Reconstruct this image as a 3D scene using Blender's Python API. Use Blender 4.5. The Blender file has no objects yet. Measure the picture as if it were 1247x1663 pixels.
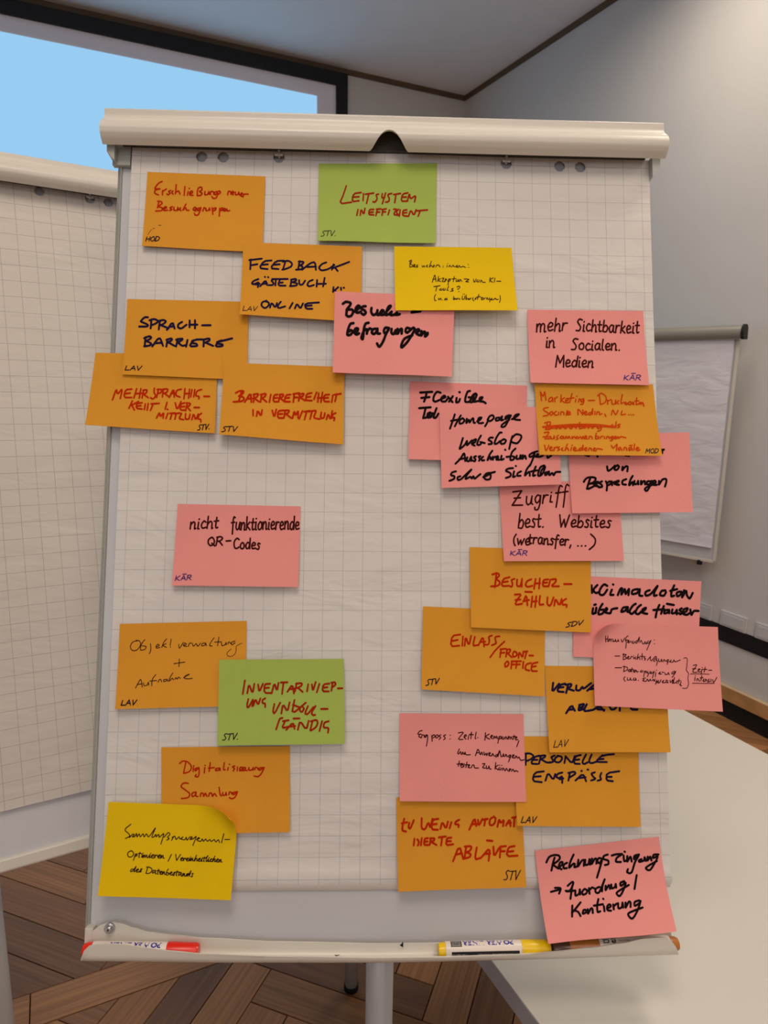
import bpy, bmesh, math, random
from mathutils import Vector, Matrix, noise
from mathutils.geometry import delaunay_2d_cdt
random.seed(7)
C = bpy.context.scene.collection
SC = bpy.context.scene

# ------------------------------------------------------------------ camera
H = 1.5                                   # eye height
FPX = 1105.0                              # focal length in pixels of a 1247x1663 frame
W = Matrix(((0.9010730553, 0.0694008661, -0.4280781106),
            (-0.4334147098, 0.1778045393, -0.8834801838),
            (0.0147999413, 0.9816155386, 0.1902942358)))   # camera axes in room axes
cam = bpy.data.cameras.new('camera')
cam.sensor_fit = 'HORIZONTAL'; cam.sensor_width = 36; cam.lens = FPX / 1247 * 36
cam.clip_start = 0.02
cam.dof.use_dof = True; cam.dof.focus_distance = 0.88; cam.dof.aperture_fstop = 16
camo = bpy.data.objects.new('camera', cam); C.objects.link(camo)
camo.matrix_world = Matrix.Translation((0, 0, H)) @ W.to_4x4()
SC.camera = camo

# ------------------------------------------------------------------ light
XR, YB, ZC = 2.70, 4.395, 3.42            # right wall, back wall, ceiling
XL, YF = -3.6, -3.4
w = bpy.data.worlds.new('world'); SC.world = w; w.use_nodes = True
w.node_tree.nodes['Background'].inputs[0].default_value = (0.9, 0.92, 1, 1)
w.node_tree.nodes['Background'].inputs[1].default_value = 0.0
SC.view_settings.view_transform = 'Standard'; SC.view_settings.look = 'None'
SC.view_settings.gamma = 1; SC.view_settings.exposure = 0; SC.view_settings.use_curve_mapping = False

def area(name, loc, size, power, col, target=None, spread=math.pi):
    l = bpy.data.lights.new(name, 'AREA'); l.shape = 'RECTANGLE'; l.size, l.size_y = size
    l.energy = power; l.color = col; l.spread = spread
    o = bpy.data.objects.new(name, l); C.objects.link(o); o.location = loc
    d = (Vector(target) - Vector(loc)) if target else Vector((0, 0, -1))
    o.rotation_euler = d.to_track_quat('-Z', 'Y').to_euler()
    return o
WARM = (1.0, 0.875, 0.74)
area('unseen_ceiling_light', (-0.20, -0.1, ZC - 0.06), (0.9, 0.9), 22, WARM)
area('unseen_ceiling_light', (0.2, -2.3, ZC - 0.06), (1.2, 1.2), 26, WARM)
area('wall_washer_light', (2.12, 2.05, ZC - 0.05), (0.45, 0.45), 8.5, (1.0, 0.87, 0.72), (2.25, 2.05, 0), math.radians(165))
area('unseen_ceiling_light', (1.70, 0.45, ZC - 0.06), (0.7, 0.7), 27, WARM)  # added fill that lifts the table, right wall and distant chart
area('cool_fill_light', (-2.4, YF + 0.1, 2.5), (1.8, 1.2), 34, (0.80, 0.89, 1.0), (0.2, 2.2, 3.1))  # added cool fill aimed up at the ceiling, no window behind it

# ------------------------------------------------------------------ helpers
def ray(px, py):
    return W @ Vector(((px - 623.5) / FPX, -(py - 831.5) / FPX, -1))
def on_axis(px, py, axis, val):
    d = ray(px, py); o = Vector((0, 0, H)); t = (val - o[axis]) / d[axis]
    return o + d * t
def tag(o, label=None, cat=None, group=None, kind=None):
    if label: o['label'] = label
    if cat: o['category'] = cat
    if group: o['group'] = group
    if kind: o['kind'] = kind
    return o
def mesh_obj(name, verts, faces, mat, parent=None, mw=None, smooth=False, uvs=None):
    me = bpy.data.meshes.new(name); me.from_pydata([tuple(v) for v in verts], [], faces)
    me.materials.append(mat)
    if smooth:
        me.polygons.foreach_set('use_smooth', [True] * len(me.polygons))
    o = bpy.data.objects.new(name, me); C.objects.link(o)
    if parent: o.parent = parent
    if mw is not None: o.matrix_basis = (parent.matrix_basis.inverted() @ mw) if parent else mw
    return o
def empty(name, loc=(0, 0, 0), rot=None):
    o = bpy.data.objects.new(name, None); C.objects.link(o)
    o.matrix_basis = Matrix.Translation(loc) @ (rot.to_4x4() if rot else Matrix())
    o.empty_display_size = 0.05
    return o
class MB:
    def __init__(s): s.v = []; s.f = []
    def add(s, vs, fs):
        n = len(s.v); s.v += [Vector(v) for v in vs]; s.f += [tuple(i + n for i in f) for f in fs]
        return s
    def box(s, a, b, ch=0.0):
        x0, y0, z0 = a; x1, y1, z1 = b
        if ch <= 0:
            return s.add([(x0,y0,z0),(x1,y0,z0),(x1,y1,z0),(x0,y1,z0),(x0,y0,z1),(x1,y0,z1),(x1,y1,z1),(x0,y1,z1)],
                         [(0,3,2,1),(4,5,6,7),(0,1,5,4),(1,2,6,5),(2,3,7,6),(3,0,4,7)])
        bm = bmesh.new(); bmesh.ops.create_cube(bm, size=1)
        for v in bm.verts: v.co = Vector(((x0+x1)/2+v.co.x*(x1-x0), (y0+y1)/2+v.co.y*(y1-y0), (z0+z1)/2+v.co.z*(z1-z0)))
        bmesh.ops.bevel(bm, geom=bm.edges[:], offset=ch, segments=2, affect='EDGES', profile=0.5)
        bm.verts.index_update()
        s.add([v.co.copy() for v in bm.verts], [[v.index for v in f.verts] for f in bm.faces]); bm.free(); return s
    def tube(s, pts, r, n=20, cap=True):
        pts = [Vector(p) for p in pts]; rs = r if isinstance(r, (list, tuple)) else [r] * len(pts)
        base = len(s.v); up = None
        for i, p in enumerate(pts):
            d = (pts[min(i+1, len(pts)-1)] - pts[max(i-1, 0)])
            if d.length < 1e-9: d = Vector((1,0,0))
            d.normalize()
            if up is None: up = d.orthogonal().normalized()
            up = (up - d * up.dot(d)).normalized(); sd = d.cross(up)
            for k in range(n):
                a = 2*math.pi*k/n; s.v.append(p + (up*math.cos(a) + sd*math.sin(a)) * rs[i])
        for i in range(len(pts)-1):
            for k in range(n):
                a = base+i*n+k; b = base+i*n+(k+1) % n
                s.f.append((a, b, b+n, a+n))
        if cap:
            s.f.append(tuple(base+k for k in reversed(range(n)))); m = base+(len(pts)-1)*n
            s.f.append(tuple(m+k for k in range(n)))
        return s
    def build(s, name, mat, parent=None, mw=None, smooth=False):
        o = mesh_obj(name, s.v, s.f, mat, parent, mw)
        if smooth:
            me = o.data
            for p in me.polygons: p.use_smooth = len(p.vertices) <= 4
        return o
def auto_smooth(o, deg=35):
    me = o.data
    for p in me.polygons: p.use_smooth = True
    bm = bmesh.new(); bm.from_mesh(me)
    for e in bm.edges:
        if len(e.link_faces) == 2 and e.calc_face_angle(0) > math.radians(deg): e.smooth = False
    bm.to_mesh(me); bm.free()

# ------------------------------------------------------------------ materials
def srgb(r, g, b):
    f = lambda c: (c/255/12.92) if c/255 <= 0.04045 else ((c/255+0.055)/1.055)**2.4
    return (f(r), f(g), f(b), 1)
def mat(name, col, rough=0.6, spec=0.4, metal=0, bump=0, bscale=60, var=0, vscale=8, emit=None, estr=0):
    m = bpy.data.materials.new(name); m.use_nodes = True; nt = m.node_tree; n = nt.nodes; l = nt.links
    b = n['Principled BSDF']; b.inputs['Base Color'].default_value = col
    b.inputs['Roughness'].default_value = rough; b.inputs['Specular IOR Level'].default_value = spec
    b.inputs['Metallic'].default_value = metal
    if emit: b.inputs['Emission Color'].default_value = emit; b.inputs['Emission Strength'].default_value = estr
    tc = n.new('ShaderNodeTexCoord')
    nz = n.new('ShaderNodeTexNoise'); nz.inputs['Scale'].default_value = vscale; nz.inputs['Detail'].default_value = 5
    l.new(tc.outputs['Object'], nz.inputs['Vector'])
    if var:
        mr = n.new('ShaderNodeMapRange'); mr.inputs[1].default_value = .3; mr.inputs[2].default_value = .7
        mr.inputs[3].default_value = 1-var; mr.inputs[4].default_value = 1+var*.6
        hs = n.new('ShaderNodeHueSaturation'); hs.inputs['Color'].default_value = col
        l.new(nz.outputs[0], mr.inputs[0]); l.new(mr.outputs[0], hs.inputs['Value']); l.new(hs.outputs[0], b.inputs['Base Color'])
    if bump:
        n2 = n.new('ShaderNodeTexNoise'); n2.inputs['Scale'].default_value = bscale; n2.inputs['Detail'].default_value = 4
        l.new(tc.outputs['Object'], n2.inputs['Vector'])
        bp = n.new('ShaderNodeBump'); bp.inputs['Strength'].default_value = bump; bp.inputs['Distance'].default_value = 0.002
        l.new(n2.outputs[0], bp.inputs['Height']); l.new(bp.outputs[0], b.inputs['Normal'])
    return m
M = {}
M['wall'] = mat('wall_paint', (.68, .655, .63, 1), .85, .2, bump=.25, bscale=140, var=.03, vscale=2)
M['ceiling'] = mat('ceiling_paint', (.86, .86, .88, 1), .9, .2, bump=.1, bscale=120, var=.02)
M['brown_trim'] = mat('brown_trim', (.13, .085, .05, 1), .6, .3, var=.1)
M['black'] = mat('black_satin', (.012, .012, .013, 1), .55, .3, var=.1, vscale=20)
M['screen_white'] = mat('screen_cloth', (.86, .82, .88, 1), .9, .1, bump=.05)
M['screen_blue'] = mat('projected_blue', (0, 0, 0, 1), .9, 0, emit=(.318, .605, .88, 1), estr=1.0)
M['plastic'] = mat('ivory_plastic', (.68, .64, .57, 1), .32, .5, bump=.04, bscale=300, var=.02)
M['frame'] = mat('frame_grey', (.42, .43, .40, 1), .45, .5, metal=.15, var=.03)
M['steel_white'] = mat('white_lacquered_steel', (.60, .60, .62, 1), .22, .5, var=.03, vscale=5, bump=.05, bscale=30)
M['clamp_dark'] = mat('clamp_dark', (.05, .042, .035, 1), .5, .4)
M['pole'] = mat('pole_enamel', (.50, .50, .52, 1), .3, .5, var=.02)
M['steel'] = mat('bolt_steel', (.62, .62, .64, 1), .22, .6, metal=1, var=.1, vscale=300)
M['table'] = mat('table_laminate', (.61, .575, .51, 1), .38, .35, bump=.06, bscale=400, var=.02, vscale=3)
M['table_edge'] = mat('table_edge', (.36, .345, .37, 1), .5, .4)
M['rail_wood'] = mat('rail_wood', (.55, .29, .11, 1), .5, .4, var=.25, vscale=14)
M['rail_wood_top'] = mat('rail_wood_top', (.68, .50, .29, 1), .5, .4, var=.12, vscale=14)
M['socket'] = mat('socket_plastic', (.63, .62, .62, 1), .4, .5)
M['rubber'] = mat('rubber', (.012, .012, .012, 1), .8, .2)
M['header_far'] = mat('far_header_alu', (.30, .29, .25, 1), .45, .4, metal=.2, var=.03)

def paper_mat(name, col, var=.035, fibre=.1):
    m = mat(name, col, .82, .15, bump=fibre, bscale=350, var=var, vscale=9)
    return m
M['orange'] = paper_mat('note_orange', srgb(220, 152, 48))
M['pink'] = paper_mat('note_pink', srgb(236, 150, 145))
M['green'] = paper_mat('note_green', srgb(165, 187, 88))
M['yellow'] = paper_mat('note_yellow', srgb(232, 193, 12))
def ink(name, col, rough=.8): return mat(name, col, rough, .06, var=.12, vscale=90)
M['ink_red'] = ink('ink_red', srgb(190, 40, 4))
M['ink_rust'] = ink('ink_rust', srgb(160, 36, 12))
M['ink_orange'] = ink('ink_orange', srgb(206, 66, 8))
M['ink_navy'] = ink('ink_navy', srgb(30, 20, 56))
M['ink_black'] = ink('ink_black', srgb(22, 12, 14))
M['ink_brown'] = ink('ink_brown', srgb(66, 18, 14))
M['ink_thin'] = ink('ink_thin', srgb(52, 24, 22))
M['ink_violet'] = ink('ink_violet', srgb(72, 48, 120))
M['ink_sig'] = ink('ink_signature', srgb(44, 34, 40))

def pad_material(name, base, gridc, line, gridon=True, amp=.5, u_lo=-9, u_hi=9, v_lo=-9):
    """flip chart paper: faint printed 25 mm grid, soft creases"""
    m = bpy.data.materials.new(name); m.use_nodes = True; nt = m.node_tree; n = nt.nodes; l = nt.links
    b = n['Principled BSDF']; b.inputs['Roughness'].default_value = .85; b.inputs['Specular IOR Level'].default_value = .15
    tc = n.new('ShaderNodeTexCoord')
    def math_(op, a, bb=None, c=None):
        q = n.new('ShaderNodeMath'); q.operation = op
        for i, x in enumerate((a, bb, c)):
            if x is None: continue
            if isinstance(x, (int, float)): q.inputs[i].default_value = x
            else: l.new(x, q.inputs[i])
        return q.outputs[0]
    nz = n.new('ShaderNodeTexNoise'); nz.inputs['Scale'].default_value = 5; nz.inputs['Detail'].default_value = 3
    l.new(tc.outputs['Object'], nz.inputs['Vector'])
    mix = n.new('ShaderNodeMix'); mix.data_type = 'RGBA'
    mix.inputs['A'].default_value = base; mix.inputs['B'].default_value = gridc
    if gridon:
        sp = n.new('ShaderNodeSeparateXYZ'); l.new(tc.outputs['Object'], sp.inputs[0])
        def lines(c):
            t = math_('DIVIDE', c, .025); fr = math_('FRACT', math_('ADD', t, .5))
            d = math_('ABSOLUTE', math_('SUBTRACT', fr, .5))
            return math_('LESS_THAN', d, line/.025/2)
        a = math_('MULTIPLY', lines(sp.outputs[0]), math_('GREATER_THAN', sp.outputs[1], v_lo))
        bb = lines(sp.outputs[1])
        fac = math_('MAXIMUM', a, bb)
        n3 = n.new('ShaderNodeTexNoise'); n3.inputs['Scale'].default_value = 40; l.new(tc.outputs['Object'], n3.inputs['Vector'])
        fac = math_('MULTIPLY', fac, math_('ADD', math_('MULTIPLY', n3.outputs[0], .8), .25))
        l.new(fac, mix.inputs['Factor'])
    else: mix.inputs['Factor'].default_value = 0
    l.new(mix.outputs['Result'], b.inputs['Base Color'])
    mp = n.new('ShaderNodeMapping'); mp.inputs['Scale'].default_value = (5, 12, 1); l.new(tc.outputs['Object'], mp.inputs[0])
    n2 = n.new('ShaderNodeTexNoise'); n2.inputs['Scale'].default_value = 1.6; n2.inputs['Detail'].default_value = 3; n2.inputs['Distortion'].default_value = .6
    l.new(mp.outputs[0], n2.inputs['Vector'])
    bp = n.new('ShaderNodeBump'); bp.inputs['Strength'].default_value = amp; bp.inputs['Distance'].default_value = .008
    l.new(n2.outputs[0], bp.inputs['Height']); l.new(bp.outputs[0], b.inputs['Normal'])
    return m
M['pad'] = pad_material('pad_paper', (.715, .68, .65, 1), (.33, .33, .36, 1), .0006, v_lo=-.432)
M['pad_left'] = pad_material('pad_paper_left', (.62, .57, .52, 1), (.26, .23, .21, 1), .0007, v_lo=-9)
M['pad_plain'] = pad_material('pad_paper_plain', (.74, .72, .77, 1), (0, 0, 0, 1), .0007, gridon=False, amp=.7)
M['pad_edge'] = mat('pad_edge', (.55, .53, .50, 1), .9, .1)

def wood_mat():
    m = bpy.data.materials.new('parquet_oak'); m.use_nodes = True; nt = m.node_tree; n = nt.nodes; l = nt.links
    b = n['Principled BSDF']; b.inputs['Roughness'].default_value = .42; b.inputs['Specular IOR Level'].default_value = .35
    uv = n.new('ShaderNodeUVMap'); uv.uv_map = 'UVMap'
    oi = n.new('ShaderNodeObjectInfo'); at = n.new('ShaderNodeAttribute'); at.attribute_name = 'rnd'
    ad = n.new('ShaderNodeMath'); ad.operation = 'ADD'; l.new(oi.outputs['Random'], ad.inputs[0]); l.new(at.outputs['Fac'], ad.inputs[1])
    fr = n.new('ShaderNodeMath'); fr.operation = 'FRACT'; l.new(ad.outputs[0], fr.inputs[0])
    mul = n.new('ShaderNodeMath'); mul.operation = 'MULTIPLY'; mul.inputs[1].default_value = 37; l.new(fr.outputs[0], mul.inputs[0])
    mp = n.new('ShaderNodeMapping'); mp.inputs['Scale'].default_value = (2.2, 70, 1)
    cb = n.new('ShaderNodeCombineXYZ'); l.new(mul.outputs[0], cb.inputs[0]); l.new(mul.outputs[0], cb.inputs[2])
    l.new(uv.outputs[0], mp.inputs[0]); va = n.new('ShaderNodeVectorMath'); l.new(mp.outputs[0], va.inputs[0]); l.new(cb.outputs[0], va.inputs[1])
    nz = n.new('ShaderNodeTexNoise'); nz.inputs['Scale'].default_value = 1.0; nz.inputs['Detail'].default_value = 8; nz.inputs['Distortion'].default_value = .8
    l.new(va.outputs[0], nz.inputs['Vector'])
    wv = n.new('ShaderNodeTexWave'); wv.bands_direction = 'Y'; wv.inputs['Scale'].default_value = .35; wv.inputs['Distortion'].default_value = 7; wv.inputs['Detail'].default_value = 3
    l.new(va.outputs[0], wv.inputs['Vector'])
    r1 = n.new('ShaderNodeValToRGB'); e = r1.color_ramp.elements
    e[0].color = srgb(132, 92, 62); e[1].color = srgb(196, 138, 86)
    l.new(fr.outputs[0], r1.inputs[0])
    hs = n.new('ShaderNodeHueSaturation'); l.new(r1.outputs[0], hs.inputs['Color'])
    s1 = n.new('ShaderNodeMapRange'); s1.inputs[1].default_value = .3; s1.inputs[2].default_value = .72; s1.inputs[3].default_value = .74; s1.inputs[4].default_value = 1.16
    l.new(nz.outputs[0], s1.inputs[0])
    s2 = n.new('ShaderNodeMapRange'); s2.inputs[3].default_value = .93; s2.inputs[4].default_value = 1.05; l.new(wv.outputs[1], s2.inputs[0])
    mm = n.new('ShaderNodeMath'); mm.operation = 'MULTIPLY'; l.new(s1.outputs[0], mm.inputs[0]); l.new(s2.outputs[0], mm.inputs[1])
    l.new(mm.outputs[0], hs.inputs['Value']); l.new(hs.outputs[0], b.inputs['Base Color'])
    bp = n.new('ShaderNodeBump'); bp.inputs['Strength'].default_value = .15; bp.inputs['Distance'].default_value = .001
    l.new(nz.outputs[0], bp.inputs['Height']); l.new(bp.outputs[0], b.inputs['Normal'])
    return m
M['wood'] = wood_mat()
M['gap'] = mat('parquet_joint', (.012, .008, .006, 1), .9, .1)

# ------------------------------------------------------------------ room shell
def slab(name, a, b, m):
    return tag(MB().box(a, b).build(name, m), kind='structure')
T = .15
slab('wall_right', (XR, YF-T, 0), (XR+T, YB+T, ZC), M['wall'])
slab('wall_back', (XL-T, YB, 0), (XR, YB+T, ZC), M['wall'])
slab('wall_left', (XL-T, YF-T, 0), (XL, YB, ZC), M['wall'])
slab('wall_front', (XL, YF-T, 0), (XR, YF, ZC), M['wall'])
slab('ceiling', (XL-T, YF-T, ZC), (XR+T, YB+T, ZC+.1), M['ceiling'])
slab('trim_1', (XL, YB-.012, ZC-.030), (XR-.012, YB, ZC), M['brown_trim'])
slab('trim_2', (XR-.012, YF, ZC-.030), (XR, YB, ZC), M['brown_trim'])
# black cable duct, lower wall panel, wooden rail and black skirting along the right wall
slab('trim_3', (XR-.006, YF, .347), (XR, YB, .421), M['black'])
tr = MB(); tr.box((XR-.026, YF, .088), (XR-.001, YB, .153), .002)
slab('baseboard_right', (XR-.012, YF, 0), (XR, YB, .080), M['black'])
rail = tag(tr.build('trim_4', M['rail_wood']), kind='structure')
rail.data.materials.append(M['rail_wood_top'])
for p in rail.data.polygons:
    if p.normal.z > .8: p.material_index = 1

# ------------------------------------------------------------------ floor: herringbone with a straight frieze strip
floor = tag(MB().box((XL-T, YF-T, -.06), (XR+T, YB+T, -.009)).build('floor', M['gap']), kind='structure')
A44 = math.radians(44.2); cs, sn = math.cos(A44), math.sin(A44)
WP = .102; GAP = .0013
def st2xy(s, t): return (cs*s - sn*t, sn*s + cs*t)
def clip(poly, axis, val, keep_less):
    out = []
    for i in range(len(poly)):
        a = poly[i]; b = poly[(i+1) % len(poly)]
        ia = (a[axis] <= val) == keep_less; ib = (b[axis] <= val) == keep_less
        if ia: out.append(a)
        if ia != ib:
            k = (val-a[axis])/(b[axis]-a[axis]); out.append(tuple(a[j]+(b[j]-a[j])*k for j in range(2)))
    return out
F0, F1 = 1.548, 1.652
def area2(p): return abs(sum(p[i][0]*p[(i+1) % len(p)][1]-p[(i+1) % len(p)][0]*p[i][1] for i in range(len(p))))/2
polys = []   # (polygon xy, long direction angle, (cx,cy))
def add_plank(s0, s1, t0, t1, alongs):
    pts = [st2xy(s0+GAP, t0+GAP), st2xy(s1-GAP, t0+GAP), st2xy(s1-GAP, t1-GAP), st2xy(s0+GAP, t1-GAP)]
    ang = A44 if alongs else A44+math.pi/2
    for lo in (True, False):
        p = clip(pts, 1, F0-GAP, True) if lo else clip(pts, 1, F1+GAP, False)
        if len(p) < 3: continue
        p = clip(p, 0, XR-.001, True)
        if len(p) >= 3: p = clip(p, 0, XL, False)
        if len(p) >= 3: p = clip(p, 1, YB-.001, True)
        if len(p) >= 3: p = clip(p, 1, YF, False)
        if len(p) >= 3 and area2(p) > 2e-4:
            polys.append((p, ang, (sum(q[0] for q in p)/len(p), sum(q[1] for q in p)/len(p))))
for m_ in range(-16, 17):
    for i in range(-60, 61):
        s0 = .81+i*WP+.51*m_; t0 = .771+i*WP-.51*m_; add_plank(s0, s0+.51, t0, t0+WP, True)
        s0 = 1.32+i*WP+.51*m_; t0 = .363+i*WP-.51*m_; add_plank(s0, s0+WP, t0, t0+.51, False)
x = XL
while x < XR:
    x2 = min(x+1.15, XR)
    if x2-x > .05:
        p = [(x+GAP, F0+GAP), (x2-GAP, F0+GAP), (x2-GAP, F1-GAP), (x+GAP, F1-GAP)]
        polys.append((p, 0, ((x+x2)/2, (F0+F1)/2)))
    x = x2
def plank_geo(p, z=0):
    c = Vector((sum(q[0] for q in p)/len(p), sum(q[1] for q in p)/len(p), 0)); n = len(p)
    if sum(p[i][0]*p[(i+1) % n][1]-p[(i+1) % n][0]*p[i][1] for i in range(n)) < 0: p = p[::-1]
    vs = []
    for zz, ins in ((-.008, 0), (z-.0012, 0), (z, .0012)):
        for q in p:
            v = Vector((q[0], q[1], 0)); d = (c-v); d = d.normalized() if d.length > 1e-6 else d
            vs.append((v.x+d.x*ins, v.y+d.y*ins, zz))
    fs = [tuple(range(2*n, 3*n))]
    for k in (0, n):
        for i in range(n): fs.append((k+i, k+(i+1) % n, k+n+(i+1) % n, k+n+i))
    return vs, fs
def set_uv(me, f, rnd):
    uvl = me.uv_layers.new(name='UVMap')
    a = me.attributes.new('rnd', 'FLOAT', 'FACE')
    for p in me.polygons:
        for li in p.loop_indices: uvl.data[li].uv = f(me.vertices[me.loops[li].vertex_index].co, p.index)
        a.data[p.index].value = rnd(p.index)
def seen_rank(c):
    v = W.transposed() @ Vector((c[0], c[1], -H))
    if v.z > -.3: return 99
    px = 623.5+FPX*v.x/-v.z; py = 831.5-FPX*v.y/-v.z
    if px < -60 or px > 1310 or py > 1730: return 50-v.z
    return -v.z
polys.sort(key=lambda q: seen_rank(q[2]))
near = [q for q in polys if seen_rank(q[2]) < 50][:290]
nset = set(id(q) for q in near); rest = [q for q in polys if id(q) not in nset]
cache = {}
for p, ang, c in near:
    dz = random.uniform(-.0004, .0004)
    ca, sa = math.cos(-ang), math.sin(-ang)
    loc = [(ca*(q[0]-c[0])-sa*(q[1]-c[1]), sa*(q[0]-c[0])+ca*(q[1]-c[1])) for q in p]
    key = tuple(round(x, 4) for q in loc for x in q)
    if key not in cache:
        vs, fs = plank_geo(loc); me = bpy.data.meshes.new('plank'); me.from_pydata(vs, [], fs); me.materials.append(M['wood'])
        set_uv(me, lambda co, i: (co.x, co.y), lambda i: 0); cache[key] = me
    o = bpy.data.objects.new('plank', cache[key]); C.objects.link(o); o.parent = floor
    o.location = (c[0], c[1], dz); o.rotation_euler = (0, 0, ang)
mb = MB(); info = []
for p, ang, c in rest:
    vs, fs = plank_geo(p); mb.add(vs, fs); r = random.random(); info += [(ang, r, c)]*len(fs)
o = mb.build('far_planks', M['wood'], floor); o['kind'] = 'stuff'
def fuv(co, i):
    ang, r, c = info[i]; ca, sa = math.cos(-ang), math.sin(-ang); dx, dy = co.x-c[0], co.y-c[1]
    return (ca*dx-sa*dy, sa*dx+ca*dy)
set_uv(o.data, fuv, lambda i: info[i][1])

# ------------------------------------------------------------------ projection screen on the back wall
ys = YB-.03
fo = on_axis(563, 122, 1, ys); fi = on_axis(545, 139.5, 1, ys); bl = on_axis(514, 156.3, 1, ys)
sx0 = fo.x-3.55; sz0 = fo.z-2.25; bw = fo.x-fi.x; bh = fo.z-fi.z
scr = empty('projection_screen', ((sx0+fo.x)/2, ys, sz0)); tag(scr, 'wall-mounted projection screen with a black border, lit plain blue', 'screen')
mi = Matrix()
def wbox(name, a, b, m, par, ch=0): return MB().box(a, b, ch).build(name, m, par, Matrix())
wbox('screen_cloth', (sx0+bw*.5, ys-.004, sz0+bh*.5), (fo.x-bw*.5, YB-.006, fo.z-bh*.5), M['screen_white'], scr)
for a, b in (((sx0, ys-.02, fo.z-bh), (fo.x, YB-.002, fo.z)), ((sx0, ys-.02, sz0), (fo.x, YB-.002, sz0+bh)),
             ((fo.x-bw, ys-.02, sz0+bh), (fo.x, YB-.002, fo.z-bh)), ((sx0, ys-.02, sz0+bh), (sx0+bw, YB-.002, fo.z-bh))):
    wbox('border', a, b, M['black'], scr)
iw = fo.x-bl.x; ih = fo.z-bl.z
o = wbox('projected_picture', (sx0+iw, ys-.006, sz0+ih), (bl.x, ys-.0045, bl.z), M['screen_blue'], scr); o['label'] = 'plain pale blue projected picture'

# ------------------------------------------------------------------ sockets on the right wall
SL = [('white flush socket strip on the right wall, partly hidden behind the pink notes', 1108, 1154.5),
      ('white flush socket strip above the black duct, the middle one', 1169, 1211),
      ('white flush socket strip cut by the right edge of the photo', 1226, 1275)]
for lab, xa, xb in SL:
    ya = on_axis(xa, 985+(xa-1136)*.38, 0, XR-.012).y; yb_ = on_axis(xb, 985+(xb-1136)*.38, 0, XR-.012).y
    y0, y1 = min(ya, yb_), max(ya, yb_); z0, z1 = .4215, .492
    s = empty('wall_socket', (XR, (y0+y1)/2, z0)); tag(s, lab, 'socket', 'socket strips on the right wall')
    wbox('housing', (XR-.010, y0, z0), (XR-.0005, y1, z1), M['socket'], s, .002)
    wbox('cover', (XR-.0125, y0+.012, z0+.01), (XR-.0101, y1-.012, z1-.012), M['socket'], s, .001)

# ------------------------------------------------------------------ board frames of the three flip charts
def mat34(R, t): return Matrix.Translation(t) @ Matrix(R).to_4x4()
MAIN = mat34(((0.9133554190, 0.1133893974, -0.3910559079), (-0.4071632082, 0.2544057736, -0.8772091109), (0.0000206683, 0.9604272731, 0.2785308828)),
             (0.3701249005, 0.7675745929, 1.3085625792))
LEFT = mat34(((0.9975105048, -0.0047281680, 0.0703593431), (0.0689812858, 0.2725858365, -0.9596554298), (-0.0146415483, 0.9621198502, 0.2722333905)),
             (-0.0554548960, 1.2144996378, 1.5462175942))
def uvp(px, py, wv=0.0, MW=MAIN):
    inv = MW.inverted(); o = inv @ Vector((0, 0, H)); d = (inv.to_3x3() @ ray(px, py))
    k = (wv-o.z)/d.z; return o+d*k

def sheet_with_holes(u0, u1, v0, v1, holes, r, hf):
    step = .0125; pts = []; edges = []
    nu = int(round((u1-u0)/step)); nv = int(round((v1-v0)/step))
    for i in range(nu+1):
        for j in range(nv+1):
            p = Vector((u0+(u1-u0)*i/nu, v0+(v1-v0)*j/nv))
            if all((p-Vector(h)).length > r*1.25 for h in holes): pts.append(p)
    for h in holes:
        b = len(pts)
        for k in range(24): pts.append(Vector((h[0]+r*math.cos(k*math.pi/12), h[1]+r*math.sin(k*math.pi/12)))); edges.append((b+k, b+(k+1) % 24))
    vo, eo, fo_, *_ = delaunay_2d_cdt(pts, edges, [], 0, 1e-7)
    fs = []
    for f in fo_:
        c = sum((vo[i] for i in f), Vector((0, 0)))/len(f)
        if any((c-Vector(h)).length < r*.93 for h in holes): continue
        a, b, cc = (vo[i] for i in f[:3])
        if (b-a).cross(cc-a) < 0: f = f[::-1]
        fs.append(tuple(f))
    return [(p.x, p.y, hf(p.x, p.y)) for p in vo], fs

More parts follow.
